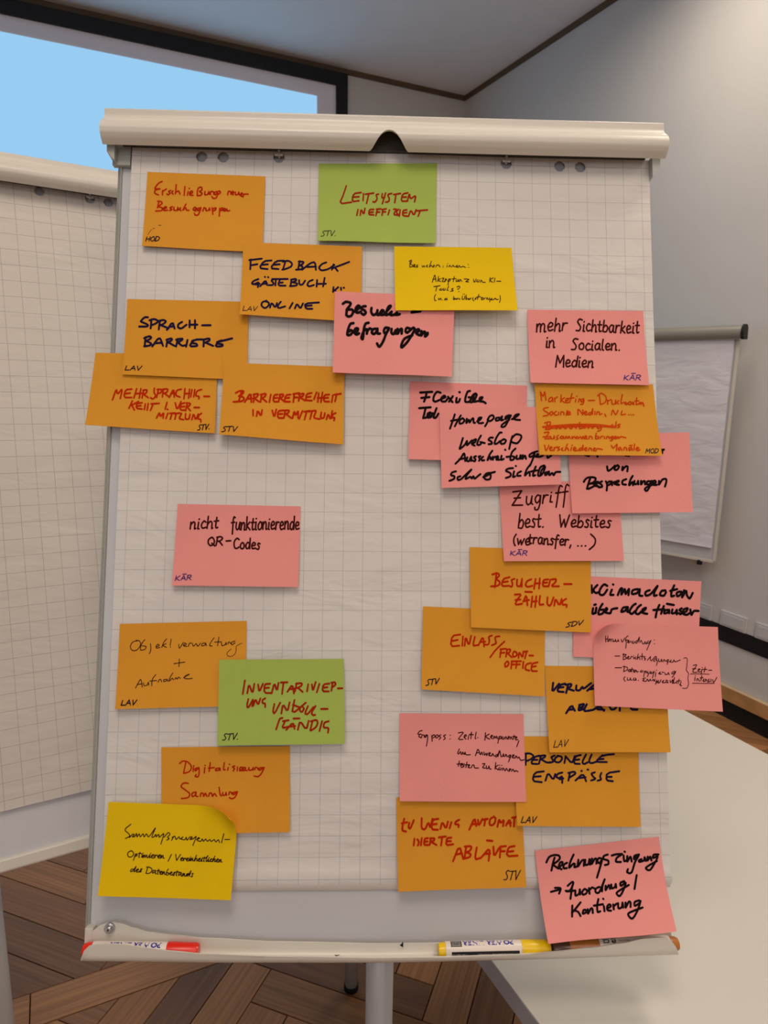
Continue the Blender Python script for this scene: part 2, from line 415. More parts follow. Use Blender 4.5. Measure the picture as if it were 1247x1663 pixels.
def header_bar(MW, root, u0, u1, vt, vb, notch_c, notch_w, notch_h, m, wfront=.034, seed=0):
    hgt = vt-vb
    prof = [(-.006, 0), (.010, .0), (.0165, .012), (.0185, .05), (.0178, .12), (.0172, .20), (.0185, .29), (.0225, .38), (.0275, .47), (.0312, .58), (.0325, .68), (.0310, .80), (.0262, .91), (.0190, 1.0)]
    prof = [(a*wfront/.034, b) for a, b in prof]
    # resample profile by arc parameter
    def pp(s):
        k = s*(len(prof)-1); i = min(int(k), len(prof)-2); f = k-i
        return prof[i][0]+(prof[i+1][0]-prof[i][0])*f, prof[i][1]+(prof[i+1][1]-prof[i][1])*f
    ns = 40; us = [u0+(u1-u0)*i/110 for i in range(111)]
    us += [notch_c+notch_w*(k/16) for k in range(-16, 17)]; us = sorted(set(round(x, 6) for x in us))
    def smax(u):
        if notch_w <= 0: return 1.0
        d = abs(u-notch_c)/notch_w
        if d >= 1: return 1.0
        q = ((math.cos(d*math.pi)+1)/2)**.85
        target = 1-notch_h/hgt*q
        lo, hi = 0.5, 1.0
        for _ in range(24):
            mid = (lo+hi)/2
            if pp(mid)[1] < target: lo = mid
            else: hi = mid
        return hi
    vs = []; fs = []; n = ns+1; th = .0022
    for layer in (0, 1):
        for u in us:
            sm = smax(u)
            for j in range(n):
                s = sm*j/ns; a = pp(s); b = pp(min(1, s+.01)); c = pp(max(0, s-.01))
                tx, ty = b[0]-c[0], -(b[1]-c[1])*hgt; L = math.hypot(tx, ty) or 1
                nx, ny = -ty/L, tx/L      # outward normal in (w, v)
                vs.append((u, vt-a[1]*hgt-ny*th*layer*1, a[0]-nx*th*layer))
    m_ = len(us); N = m_*n
    for i in range(m_-1):
        for j in range(n-1):
            a = i*n+j; fs.append((a, a+1, a+n+1, a+n)); b = N+a; fs.append((b, b+n, b+n+1, b+1))
        a = i*n+n-1; fs.append((a, N+a, N+a+n, a+n)); a = i*n; fs.append((a, a+n, N+a+n, N+a))
    for i in (0, m_-1):
        for j in range(n-1):
            a = i*n+j; fs.append((a, N+a, N+a+1, a+1) if i == 0 else (a, a+1, N+a+1, N+a))
    o = mesh_obj('header_clamp', vs, fs, m, root, MW); auto_smooth(o, 40); return o

def ev(c, u):
    if u <= c[0][0]: return c[0][1]
    for i in range(len(c)-1):
        if u <= c[i+1][0]:
            k = (u-c[i][0])/(c[i+1][0]-c[i][0]); k = k*k*(3-2*k)*.5+k*.5
            return c[i][1]+(c[i+1][1]-c[i][1])*k
    return c[-1][1]
TRO, TRI, TCW = .0113, .0095, .0132        # trough radii and axis height above the board
def tray(MW, root, top, lip, bot, m):
    """pen tray: back plate with a shaped upper edge, round trough and shaped front lip; contours as (u, v)"""
    u0, u1 = bot[0][0], bot[-1][0]; vs = []; fs = []; nu = 150
    for layer in (0, 1):
        for i in range(nu+1):
            u = u0+(u1-u0)*i/nu; vt = ev(top, u); vl = ev(lip, u); cv = ev(bot, u)+TRO
            e = min(u-u0, u1-u)
            rnd = 1-math.sqrt(max(0, 1-(1-e/.012)**2)) if e < .012 else 0
            vl = vl-(vl-(cv-TRO*.6))*rnd
            r = TRO if layer == 0 else TRI
            bw = TCW-TRO if layer == 0 else TCW-TRI
            ring = [(vt, bw), (vt+(cv-vt)*.5, bw)]
            amax = math.pi
            if vl < cv: amax = math.pi-math.asin(min(.98, (cv-vl)/TRO))
            for k in range(15):
                a = amax*k/14; ring.append((cv-r*math.sin(a), TCW-r*math.cos(a)))
            last = ring[-1]
            for k in (.5, 1): ring.append((max(last[0], last[0]+(vl-last[0])*k) if vl > last[0] else last[0]+.0002*k, last[1]+(.0006*k if vl > cv else 0)))
            K = len(ring)
            for v, w_ in ring: vs.append((u, v, w_))
    N = (nu+1)*K
    for i in range(nu):
        for j in range(K-1):
            a = i*K+j; fs.append((a, a+K, a+K+1, a+1)); b = N+a; fs.append((b, b+1, b+K+1, b+K))
        for j, fl in ((0, 1), (K-1, 0)):
            a = i*K+j; fs.append((a, N+a, N+a+K, a+K) if fl else (a, a+K, N+a+K, N+a))
    for i in (0, nu):
        for j in range(K-1):
            a = i*K+j; fs.append((a, a+1, N+a+1, N+a) if i == 0 else (a, N+a, N+a+1, a+1))
    o = mesh_obj('pen_tray', vs, fs, m, root, MW)
    bm = bmesh.new(); bm.from_mesh(o.data); bmesh.ops.recalc_face_normals(bm, faces=bm.faces); bm.to_mesh(o.data); bm.free()
    auto_smooth(o, 40); return o

def stand(MW, root, uc, vbot, pole_uvz, rear, full=True):
    """centre pole, rear leg and cross foot"""
    px_, py_ = pole_uvz
    MB().tube([(px_, py_, .05), (px_, py_, .93)], .0185, 28).build('pole', M['pole'], root, Matrix(), True)
    b = MB(); top = MW @ Vector((uc, vbot+.62, -.05)); low = MW @ Vector((uc, vbot+.12, -.045))
    b.tube([(px_, py_, .90), low, top], .0165, 20); b.build('spine', M['pole'], root, Matrix(), True)
    MB().box((uc-.09, vbot+.10, -.045), (uc+.09, vbot+.16, -.0185), .003).build('bracket', M['pole'], root, MW)
    if not full: MB().tube([(px_, py_, 0), (px_, py_, .012), (px_, py_, .02)], [.11, .11, .09], 32).build('base_plate', M['pole'], root, Matrix(), True); return
    rx, ry = rear; r = Vector((rx, ry, 0)); dirn = (top-r).normalized()
    MB().tube([r+dirn*.03, top], .0150, 24).build('rear_leg', M['pole'], root, Matrix(), True)
    MB().tube([Vector((rx, ry, 0)), r+dirn*.036], [.0165, .0175], 24).build('rubber_foot', M['rubber'], root, Matrix(), True)
    ax = MW.to_3x3() @ Vector((1, 0, 0)); ax.z = 0; ax.normalize(); fwd = Vector((-ax.y, ax.x, 0))*-1
    c = Vector((px_, py_, 0))
    for s in (-1, 1):
        e = c+ax*s*.36+fwd*.10
        MB().tube([c+Vector((0, 0, .06)), c+ax*s*.12+fwd*.03+Vector((0, 0, .055)), e+Vector((0, 0, .02))], .0155, 18).build('foot', M['pole'], root, Matrix(), True)
        MB().tube([e, e+Vector((0, 0, .012))], .018, 18).build('rubber_foot', M['rubber'], root, Matrix(), True)

def hook(MW, root, u, v):
    b = MB(); b.box((u-.0016, v-.001, -.004), (u+.0016, v+.012, .0035), .0006)
    b.box((u-.0055, v-.001, .001), (u+.0055, v+.0022, .0035), .0006)
    return b.build('hook', M['plastic'], root, MW)

# ---------- main chart
PADW = (-.3375, .3613)
vtop = .512; vpad = -.4405
base = (.344, .702, 0)
chart = empty('flip_chart', base)
tag(chart, 'large ivory flip chart in the middle, covered with coloured sticky notes', 'flip chart')
g = lambda px, py, w_=0: uvp(px, py, w_)
bl_ = g(150, 1515, -.0065); br_ = g(1094, 1515, -.0065)
UL = g(180, 740, -.0065).x; UR = PADW[1]-.0045
VB = g(620, 1546, -.006).y
MB().box((UL, VB, -.0165), (UR, vtop+.012, -.0065)).build('board_panel', M['steel_white'], chart, MAIN)
# slanting frame profile on both sides
uo = g(172, 740, -.012).x
def side_frame(ui, uo_, MW, root, v0, v1):
    vs = [(ui, v, w_) for v in (v0, v1) for w_ in (0,)]
    pr = [(ui, -.0062), (ui+(uo_-ui)*.12, -.0040), (ui+(uo_-ui)*.25, -.0042), (uo_, -.0115), (uo_, -.022), (ui, -.022)]
    vs = [(a, v0, b) for a, b in pr]+[(a, v1, b) for a, b in pr]; n = len(pr)
    fs = [(i, (i+1) % n, n+(i+1) % n, n+i) for i in range(n)]+[tuple(range(n))[::-1], tuple(range(n, 2*n))]
    o = mesh_obj('side_frame', vs, fs, M['frame'], root, MW)
    bm = bmesh.new(); bm.from_mesh(o.data); bmesh.ops.recalc_face_normals(bm, faces=bm.faces); bm.to_mesh(o.data); bm.free(); return o
side_frame(UL, uo, MAIN, chart, g(148, 1512, -.01).y, vtop-.006)
side_frame(UR, UR+.004, MAIN, chart, VB+.01, vtop-.006)
# header
hl = g(163, 215, .028); hr = g(1085, 240, .028)
HT = g(620, 192, .010).y; HB = g(560, 244.5, .019).y
nc = g(632, 215, .026); nb = g(632, 244, .02)
header_bar(MAIN, chart, hl.x, hr.x, HT, HB, nc.x, g(662, 244, .03).x-nc.x+.002, nc.y-HB+.0005, M['plastic'])
MB().box((hl.x+.02, HB+.009, -.004), (hr.x-.02, HT-.006, .006), .001).build('clamp_bar', M['clamp_dark'], chart, MAIN)
for s, (x0, y0, x1, y1) in (('l', (176, 240, 188, 264)), ('r', (1056, 262, 1070, 292))):
    a = g(x0, y0, .006); b = g(x1, y1, .006)
    u0, u1 = min(a.x, b.x), max(a.x, b.x); vt_, vb_ = a.y, b.y
    tip = u1 if s == 'l' else u0; out = u0 if s == 'l' else u1
    pr = [(tip, vt_+.004), (out, vt_+.001), (out+(tip-out)*.05, vt_-(vt_-vb_)*.45), (tip, vb_)]
    vs = [(a_, b_, -.006) for a_, b_ in pr]+[(a_, b_, .012) for a_, b_ in pr]
    o = mesh_obj('end_clip', vs, [(0, 1, 2, 3), (7, 6, 5, 4), (0, 4, 5, 1), (1, 5, 6, 2), (2, 6, 7, 3), (3, 7, 4, 0)], M['frame'], chart, MAIN)
    bm = bmesh.new(); bm.from_mesh(o.data); bmesh.ops.recalc_face_normals(bm, faces=bm.faces); bm.to_mesh(o.data); bm.free()
a = g(183, 240, .002); b = g(211, 268, .002)
MB().box((a.x, b.y, -.0062), (b.x, a.y+.012, .0015), .0008).build('corner_cap', M['frame'], chart, MAIN)
# tray
LW = .0245
def cont(pts, w_): return [tuple(g(px, py, w_)[:2]) for px, py in pts]
topc = cont([(140, 1526), (150, 1512), (163, 1503), (178, 1499), (195, 1501), (215, 1508), (240, 1515), (280, 1520), (330, 1525), (450, 1531), (620, 1534), (800, 1532), (900, 1528), (980, 1522), (1030, 1512), (1060, 1502), (1085, 1500), (1098, 1510)], .0055)
lipc = cont([(134, 1540), (152, 1534), (172, 1532.5), (200, 1533.5), (235, 1539), (280, 1544.5), (330, 1549), (450, 1553.5), (620, 1556), (720, 1555), (840, 1551), (900, 1545), (960, 1539), (1010, 1532), (1045, 1524), (1075, 1522), (1090, 1527), (1099, 1534)], LW)
botc = cont([(133.5, 1561.5), (400, 1564), (620, 1564), (850, 1559), (1098.5, 1551)], .0165)
tray(MAIN, chart, topc, lipc, botc, M['plastic'])
bo = g(176.5, 1509, .008)
b = MB(); b.tube([(bo.x, bo.y, .003), (bo.x, bo.y, .0068), (bo.x, bo.y, .0075)], [.0060, .0060, .0052], 28); b.build('bolt', M['steel'], chart, MAIN, True)
b = MB(); b.tube([(bo.x, bo.y, .0070), (bo.x, bo.y, .0095), (bo.x, bo.y, .0108)], [.0040, .0038, .0026], 24); b.build('bolt_head', M['steel'], chart, MAIN, True)
MB().tube([(bo.x, bo.y, .0106), (bo.x, bo.y, .0111)], .0015, 6).build('hex_socket', M['clamp_dark'], chart, MAIN)
# small side end of the tray bracket
a = g(140, 1513, .004); b = g(150, 1536, .004)
MB().box((a.x-.002, b.y-.004, -.018), (a.x+.008, a.y+.004, .0045), .0015).build('tray_bracket', M['plastic'], chart, MAIN)
a = g(652.5, 1534, .0065)
mesh_obj('chipped_mark', [(a.x-.0003, a.y-.0022, .0066), (a.x+.0016, a.y-.0032, .0066), (a.x+.0017, a.y+.0024, .0066), (a.x+.0006, a.y+.0033, .0066), (a.x-.0002, a.y+.001, .0066), (a.x-.0025, a.y-.0006, .0066), (a.x-.002, a.y-.0012, .0066)], [(0, 1, 2, 3, 4, 5, 6)], M['rubber'], chart, MAIN)
a = g(546, 1551.5, .0105)
mesh_obj('chipped_mark', [(a.x-.003, a.y+.0008, .0105), (a.x, a.y-.0012, .0105), (a.x+.003, a.y-.0002, .0105), (a.x+.005, a.y+.0008, .0105), (a.x, a.y+.0004, .0105)], [(0, 1, 2, 3, 4)], M['brown_trim'], chart, MAIN)
stand(MAIN, chart, .012, VB, (.344, .702), (.505, 1.03))

# ---------- pads
def wav(u, v, amp, seed):
    return amp*(noise.noise(Vector((u*5+seed, v*9, seed)))*1.0+noise.noise(Vector((u*14, v*22+seed, 3)))*.35)
def pad(MW, name, label, u0, u1, v0, v1, holes, hr_, mt, amp, seed, curl=True):
    root = empty(name); c = MW @ Vector(((u0+u1)/2, v0, -.003)); root.matrix_basis = Matrix.Translation(c); tag(root, label, 'paper pad')
    lo = -.0058
    def hf(u, v):
        h = max(lo+.003, min(.0012, wav(u, v, amp, seed)))
        d = v-v0
        if curl and d < .014: h += .0042*math.exp(-((d-.012)/.010)**2)-(max(0, .011-d)/.011)*.0085*(1+.25*math.sin(u*23))
        return max(h, lo+.0015)
    vs, fs = sheet_with_holes(u0, u1, v0, v1, holes, hr_, hf)
    o = mesh_obj('top_sheet', vs, fs, mt, root, MW, True)
    rim = MB()
    for (a, b) in (((u0+.0008, v0+.003), (u0+.0018, v1)), ((u1-.0018, v0+.003), (u1-.0008, v1)), ((u0+.0008, v0+.003), (u1-.0008, v0+.004))):
        rim.box((a[0], a[1], -.0063), (b[0], b[1], -.0031))
    rim.build('sheet_stack', M['pad_edge'], root, MW)
    return root
hole_px = [(327.5, 254.5), (362.5, 255), (453, 256), (822, 266), (908.5, 270), (942, 271.5)]
holes = [tuple(g(*p)[:2]) for p in hole_px]
pad(MAIN, 'paper_pad', 'white squared paper pad on the middle flip chart, behind the sticky notes', PADW[0], PADW[1], vpad, vtop, holes, .0076, M['pad'], .0016, 1.3)
for i in (2, 3): hook(MAIN, chart, holes[i][0], holes[i][1]+.002)

# ---------- left chart
gl = lambda px, py, w_=0: uvp(px, py, w_, LEFT)
h1 = gl(64, 311); h2 = gl(146, 323.5); h3 = gl(176, 329)
ce = h1.x-6.05*.025
lu0, lu1 = ce-.35, ce+.35
lv1 = gl(60, 291, 0).y+.012; lv0 = gl(0, 1319, 0).y
LVB = gl(0, 1405, -.006).y; LHT = gl(60, 258, .012).y; LHB = gl(60, 302, .019).y
lc = LEFT @ Vector((ce, LVB, 0)); bx = (lc.x-.0, lc.y+.07)
lchart = empty('flip_chart', (bx[0], bx[1], 0)); tag(lchart, 'ivory flip chart at the left edge with empty squared paper', 'flip chart')
MB().box((lu0-.010, LVB+.004, -.0165), (lu1+.010, lv1+.01, -.0065)).build('board_panel', M['steel_white'], lchart, LEFT)
side_frame(lu0-.010, lu0-.017, LEFT, lchart, LVB, lv1); side_frame(lu1+.010, lu1+.017, LEFT, lchart, LVB, lv1)
header_bar(LEFT, lchart, lu0-.022, lu1+.022, LHT, LHB, ce, .020, .022, M['plastic'])
MB().box((lu0, LHB+.009, -.004), (lu1, LHT-.006, .006), .001).build('clamp_bar', M['clamp_dark'], lchart, LEFT)
# rounded lower rail of the board
b = MB(); b.box((lu0-.017, LVB-.010, -.026), (lu1+.017, LVB+.009, .0005), .003); b.build('lower_rail', M['plastic'], lchart, LEFT)
lst = LEFT.to_3x3() @ Vector((1, 0, 0)); bk = Vector((-lst.y, lst.x, 0)).normalized()
stand(LEFT, lchart, ce, LVB, bx, (bx[0]+bk.x*.67-.45, bx[1]+bk.y*.67))
lh = [(h1.x, h1.y), (h2.x, h2.y), (h3.x, h3.y), (2*ce-h1.x, h1.y), (2*ce-h2.x, h2.y), (2*ce-h3.x, h3.y)]
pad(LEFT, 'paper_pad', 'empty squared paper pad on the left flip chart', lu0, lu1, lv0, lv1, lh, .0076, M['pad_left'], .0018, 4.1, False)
for i in (1, 4): hook(LEFT, lchart, lh[i][0], lh[i][1]+.002)

# ---------- right, distant chart
dvec = W @ Vector((1177.5/FPX, -(-(831.5-610.0))/FPX*-1, 1.0)); dvec.z = 0; dvec.normalize()
bkv = Vector((-dvec.y, dvec.x, 0))
if bkv.dot(Vector((0, 1, 0))) < 0 and bkv.dot(Vector((1, 0, 0))) < 0: bkv = -bkv
EDGE = .98
best = None
for Li in range(0, 26):
    L = math.radians(Li)
    up = Vector((0, 0, math.cos(L)))+bkv*math.sin(L)
    for Di in range(140, 330, 2):
        D = Di/100; P0 = Vector((0, 0, H))+ray(1161, 915)*D; P1 = P0+up*EDGE
        v = W.transposed() @ (P1-Vector((0, 0, H))); qx = 623.5+FPX*v.x/-v.z; qy = 831.5-FPX*v.y/-v.z
        e = (qx-1199)**2+(qy-549)**2
        if best is None or e < best[0]: best = (e, L, D, P0, up)
_, L, D, P0, up = best
nrm = dvec.cross(up).normalized()
RW = .70
RIGHT = Matrix(((dvec.x, up.x, nrm.x, P0.x), (dvec.y, up.y, nrm.y, P0.y), (dvec.z, up.z, nrm.z, P0.z), (0, 0, 0, 1)))
print('RIGHT chart', math.degrees(L), D, P0, nrm)
rb = RIGHT @ Vector((-.35, 0, -.08))
rchart = empty('flip_chart', (rb.x, rb.y, 0)); tag(rchart, 'distant flip chart by the right wall with blank paper and a black end cap', 'flip chart')
MB().box((-RW, 0, -.014), (0, EDGE, 0), .003).build('board_panel', M['steel_white'], rchart, RIGHT)
MB().box((-RW, 0, -.002), (-RW+.012, EDGE, .004), .001).build('side_frame', M['plastic'], rchart, RIGHT)
MB().box((-.012, 0, -.002), (0, EDGE, .004), .001).build('side_frame', M['plastic'], rchart, RIGHT)
MB().box((-RW, 0, -.002), (0, .012, .004), .001).build('lower_rail', M['plastic'], rchart, RIGHT)
b = MB(); n = 24
prof = [(EDGE+.002, -.015), (EDGE+.045, -.012), (EDGE+.056, .002), (EDGE+.056, .018), (EDGE+.045, .034), (EDGE+.028, .040), (EDGE+.010, .036), (EDGE, .026), (EDGE+.003, .0)]
vs = [(-RW-.03, v, w_) for v, w_ in prof]+[(.012, v, w_) for v, w_ in prof]; k = len(prof)
o = mesh_obj('header_clamp', vs, [(i, (i+1) % k, k+(i+1) % k, k+i) for i in range(k)], M['header_far'], rchart, RIGHT)
bm = bmesh.new(); bm.from_mesh(o.data); bmesh.ops.recalc_face_normals(bm, faces=bm.faces); bm.to_mesh(o.data); bm.free(); auto_smooth(o, 60)
for u0_, u1_ in ((-RW-.042, -RW-.03), (.012, .024)):
    vs = [(u, EDGE+.028+(v-EDGE-.028)*1.12, .013+(w_-.013)*1.12) for u in (u0_, u1_) for v, w_ in prof]
    MB().add(vs, [(i, (i+1) % k, k+(i+1) % k, k+i) for i in range(k)]+[tuple(range(k)), tuple(range(k, 2*k))]).build('end_cap', M['black'], rchart, RIGHT)
kn = RIGHT.inverted() @ (Vector((0, 0, H))+ray(1127, 914)*D)
MB().tube([(kn.x, .004, -.006), (kn.x, -.018, -.006)], .012, 16).build('knob', M['rubber'], rchart, RIGHT, True)
stand(RIGHT, rchart, -RW/2, 0, (rb.x, rb.y), (rb.x, rb.y), False)
pr = empty('paper_pad'); pr.matrix_basis = Matrix.Translation(RIGHT @ Vector((-.35, .085, .005))); tag(pr, 'blank unlined paper pad on the distant flip chart', 'paper pad')
nu, nv = 50, 70; vs = []; fs = []
for i in range(nu+1):
    for j in range(nv+1):
        u = -RW+.014+(RW-.032)*i/nu; v = .070+(EDGE-.070)*j/nv
        vs.append((u, v, .0115+wav(u, v, .0045, 8.)+(.002 if j == 0 else 0)))
for i in range(nu):
    for j in range(nv):
        a = i*(nv+1)+j; fs.append((a, a+nv+1, a+nv+2, a+1))
mesh_obj('top_sheet', vs, fs, M['pad_plain'], pr, RIGHT, True)
MB().box((-RW+.016, .072, .0045), (-.020, EDGE-.002, .0065)).build('sheet_stack', M['pad_edge'], pr, RIGHT)

# ------------------------------------------------------------------ tables
def table(name, label, x0, x1, y0, y1, z, legs, th=.025, inset=.06):
    r = empty(name, ((x0+x1)/2, (y0+y1)/2, 0)); tag(r, label, 'table')
    MB().box((x0, y0, z-.0015), (x1, y1, z)).build('table_top', M['table'], r, Matrix())
    MB().box((x0-.0006, y0-.0006, z-th), (x1+.0006, y1+.0006, z-.0015)).build('edge_band', M['table_edge'], r, Matrix())
    for lx, ly in legs:
        MB().tube([(lx, ly, .012), (lx, ly, z-th)], [.016, .020], 22).build('leg', M['pole'], r, Matrix(), True)
        MB().tube([(lx, ly, 0), (lx, ly, .014)], .018, 22).build('foot_cap', M['rubber'], r, Matrix(), True)
    return r
table('table', 'white-topped table with grey edge behind and right of the middle flip chart', .478, 1.303, -.18, 1.42, .74,
      [(.574, 1.332), (1.21, 1.332), (.574, -.10), (1.21, -.10)], th=.030)
q = on_axis(2, 1600, 2, .20)
table('table', 'table whose round grey leg stands at the bottom left corner of the photo', q.x-.80, q.x+.010, q.y-1.35, q.y+.04, .74,
      [(q.x-.008, q.y), (q.x-.74, q.y), (q.x-.008, q.y-1.28), (q.x-.74, q.y-1.28)])

# ------------------------------------------------------------------ handwriting: single-stroke letters (x 0..~7, caps 10, x-height 6, '~' = curved)
G = {
'A': (7, '0,0 3.6,10 6.3,0;1.3,3.6 5.6,3.6'), 'B': (6.2, '0,0 .8,10;~.2,9.8 3,10.3 5.4,8.4 4.2,6 1.4,5.2;~1.4,5.2 4.6,4.9 5.8,2.8 4,.4 -.2,0'),
'C': (6, '~5.8,8.8 3.6,10 1.2,7.8 .3,4.2 1.5,.8 3.6,.1 5.8,1.5'), 'D': (6.4, '0,0 1,9.8;~0,9.8 3.4,9.8 6.2,7 5.4,2.6 2.8,.3 -.2,0'),
'E': (5.6, '5.4,10 .7,9.6 0,0 5.2,.4;.4,5.2 4.4,5.6'), 'F': (5.4, '.7,9.6 0,0;.4,9.8 5.6,10;.4,5.2 4.2,5.4'),
'G': (6.4, '~5.8,8.6 3.6,10 1,7.4 .4,3.6 1.8,.5 4.6,1.6 5.6,4.2;3.4,4.4 5.8,4.4 5.4,-1'), 'H': (6.2, '.4,10 0,0;5.8,10 5.2,0;.2,5 5.6,5.2'),
'I': (1.6, '.9,10 .3,0'), 'J': (4, '~3.6,10 3.4,4 2.4,.6 0,1'), 'K': (6, '.5,10 0,0;5.6,9.6 .6,4.4;.6,4.6 5.4,0'), 'L': (5, '1,10 0,0 5,.3'),
'M': (7.6, '0,0 1,10 3.6,3.4 6.8,10 7,0'), 'N': (6.6, '0,0 .8,10 5.2,.2 6.2,10'), 'O': (6.6, '~3.4,10 .8,7.6 .4,3 2.6,0 5.4,1.6 6.2,6 4.4,9.6 3.2,9.9'),
'P': (5.6, '.8,9.8 0,0;~0,9.6 3.6,10.2 5.6,7.8 4,5 .6,4.4'), 'Q': (6.8, '~3.4,10 .8,7.6 .4,3 2.6,.2 5.4,1.8 6.2,6 4.4,9.6 3.2,9.9;3.6,3 6.8,-.6'),
'R': (6, '.8,9.8 0,0;~0,9.6 3.6,10.2 5.4,8 3.8,5.4 .8,4.8;.8,4.8 2.4,4.8 5.8,0'), 'S': (5.4, '~5.6,9.4 3,10 1.4,7.8 2.8,5.6 4.2,3.2 3,.4 0,.3'),
'T': (5.8, '2.9,9.8 2.2,0;0,9.6 6,10'), 'U': (6.2, '~.6,10 .2,4 1.6,.3 3.8,.6 5.2,4;5.6,10 5.3,.2'), 'V': (5.6, '.2,10 2,0 5.8,10'),
'W': (8.4, '.2,10 1.4,0 4,6.4 5,0 8.4,10'), 'X': (6, '.4,10 5.6,0;5.6,10 0,0'), 'Y': (5.6, '.2,10 2.6,5;5.6,10 1.6,0'), 'Z': (6, '.4,9.4 5.4,10 0,.2 5.8,.3;1,5 4.6,5.2'),
'a': (5.2, '~4.6,5.2 2.6,6.2 .4,3.6 1.2,.4 3.2,1 4.4,4.4;~4.6,5.8 4.2,1.6 5.2,.2'), 'b': (5, '.8,10 .1,.4;~.3,3.2 2.6,5.8 4.6,3.6 3.2,.3 .2,.5'),
'c': (4.2, '~4,5.2 2.2,6 .3,3 1.6,.2 4.2,.8'), 'd': (5.2, '~4.2,5 2.2,6 .3,3 1.4,.2 3.4,1 4.4,4;5.2,10 4.5,.2'),
'e': (4.6, '~.5,3 3.4,3.4 4,5.2 2.2,6.1 .4,3.6 1.4,.3 4.5,1'), 'f': (3.8, '~4.2,9.4 2.8,10 1.9,7.6 1.4,2 .8,-3.4;0,5.4 3.6,5.8'),
'g': (5, '~4.4,5.2 2.4,6.1 .5,3.6 1.6,.8 3.8,2 4.6,5.6;~4.6,5.8 4.2,.4 3,-3.6 .8,-3.8 .6,-2'), 'h': (5, '.9,10 .1,0;~.4,3.2 2.6,5.8 4.1,4.4 4,0 4.8,.2'),
'i': (1.9, '.9,5.8 .4,.4 1.5,.2;1.1,8.2 1.3,8.5'), 'j': (2, '~1.4,5.8 1.2,-1 .2,-3.6 -1.6,-3;1.6,8.2 1.8,8.5'), 'k': (4.6, '.9,10 .1,0;3.9,5.8 .6,2.8;.7,3 4.3,0'),
'l': (2, '~1.2,10 .6,5 .5,1 1.7,.2'), 'm': (7.4, '.3,5.8 .1,0;~.3,3.4 2,5.9 3.2,4.8 3,0;~3.1,3.4 5,5.9 6.3,4.6 6.1,.3 7.2,.3'), 'n': (5, '.3,5.8 .1,0;~.3,3.4 2.4,5.9 3.9,4.6 3.8,.3 4.8,.3'),
'o': (4.8, '~2.4,6 .5,4.2 .6,1 2.6,.1 4.3,2 3.9,5.2 2.2,6'), 'p': (4.9, '.9,5.8 0,-4;~.5,3.6 2.8,6.1 4.6,4 3,.4 .5,1'), 'q': (5, '~4.4,5.2 2.4,6.1 .5,3.6 1.6,.6 3.8,2;4.5,5.8 4,-4'),
'r': (3.8, '.5,5.8 .2,0;~.4,3 1.8,5.6 3.8,5.6'), 's': (3.6, '~3.5,5.4 1.8,6 1,4.6 2.8,2.4 2,.1 0,.5'), 't': (3.6, '~1.9,9 1.3,3 1.6,.3 3.2,.6;0,5.8 3.6,6'),
'u': (5, '~.5,5.8 .2,2 1.4,.2 3.2,1.2 4.2,4.6;~4.5,5.8 4,1.6 4.9,.2'), 'v': (4.4, '.2,5.8 1.6,0 4.4,6'), 'w': (6.6, '.2,5.8 1.2,.2 3.2,4.6 4.2,.2 6.6,6'),
'x': (4.6, '.3,5.8 4.4,0;4.4,5.8 0,0'), 'y': (4.6, '.3,5.8 2,.6;~4.6,5.8 2.4,0 .6,-3.8'), 'z': (4.4, '.3,5.6 4,5.8 .1,.3 4.3,.3'),
'\u00df': (5.2, '0,-1 .9,8.6;~.8,8.4 3,10.2 5,8.2 3,5.8 2,5.4;~2,5.4 4.6,4.8 5,2 3,0 1.2,.4'),
'-': (4.4, '.4,4.4 4,4.7'), '.': (1.8, '.6,.2 .9,.5'), ',': (2, '1,1 .3,-2'), ':': (2, '.7,.6 .9,.9;1,4.4 1.2,4.7'), '?': (4.6, '~.4,8 2.6,9.6 4,7.6 2,4.6 2,2.6;1.8,.2 2,.5'),
'(': (2.6, '~2.6,10 .6,6.4 .4,2 2,-1'), ')': (2.6, '~.4,10 2.4,6.4 2.2,2 0,-1.6'), '/': (3.6, '3.6,11 0,-2'), '+': (5, '2.5,8 2.3,2;0,4.8 5,5.2'), '!': (2, '1,10 .8,3;.7,.2 .8,.6')}
for base_, um in (('A', '\u00c4'), ('a', '\u00e4'), ('U', '\u00dc'), ('u', '\u00fc'), ('o', '\u00f6')):
    wd, st = G[base_]; y = 12.2 if base_ in 'AU' else 8.4
    G[um] = (wd, st+';%g,%g %g,%g;%g,%g %g,%g' % (wd*.3, y, wd*.3+.3, y+.5, wd*.72, y+.1, wd*.72+.3, y+.6))
wd, st = G['A']; G['\u0100'] = (wd, st+';1.6,12.6 6.4,13')     # A with a bar above, as this writer draws it
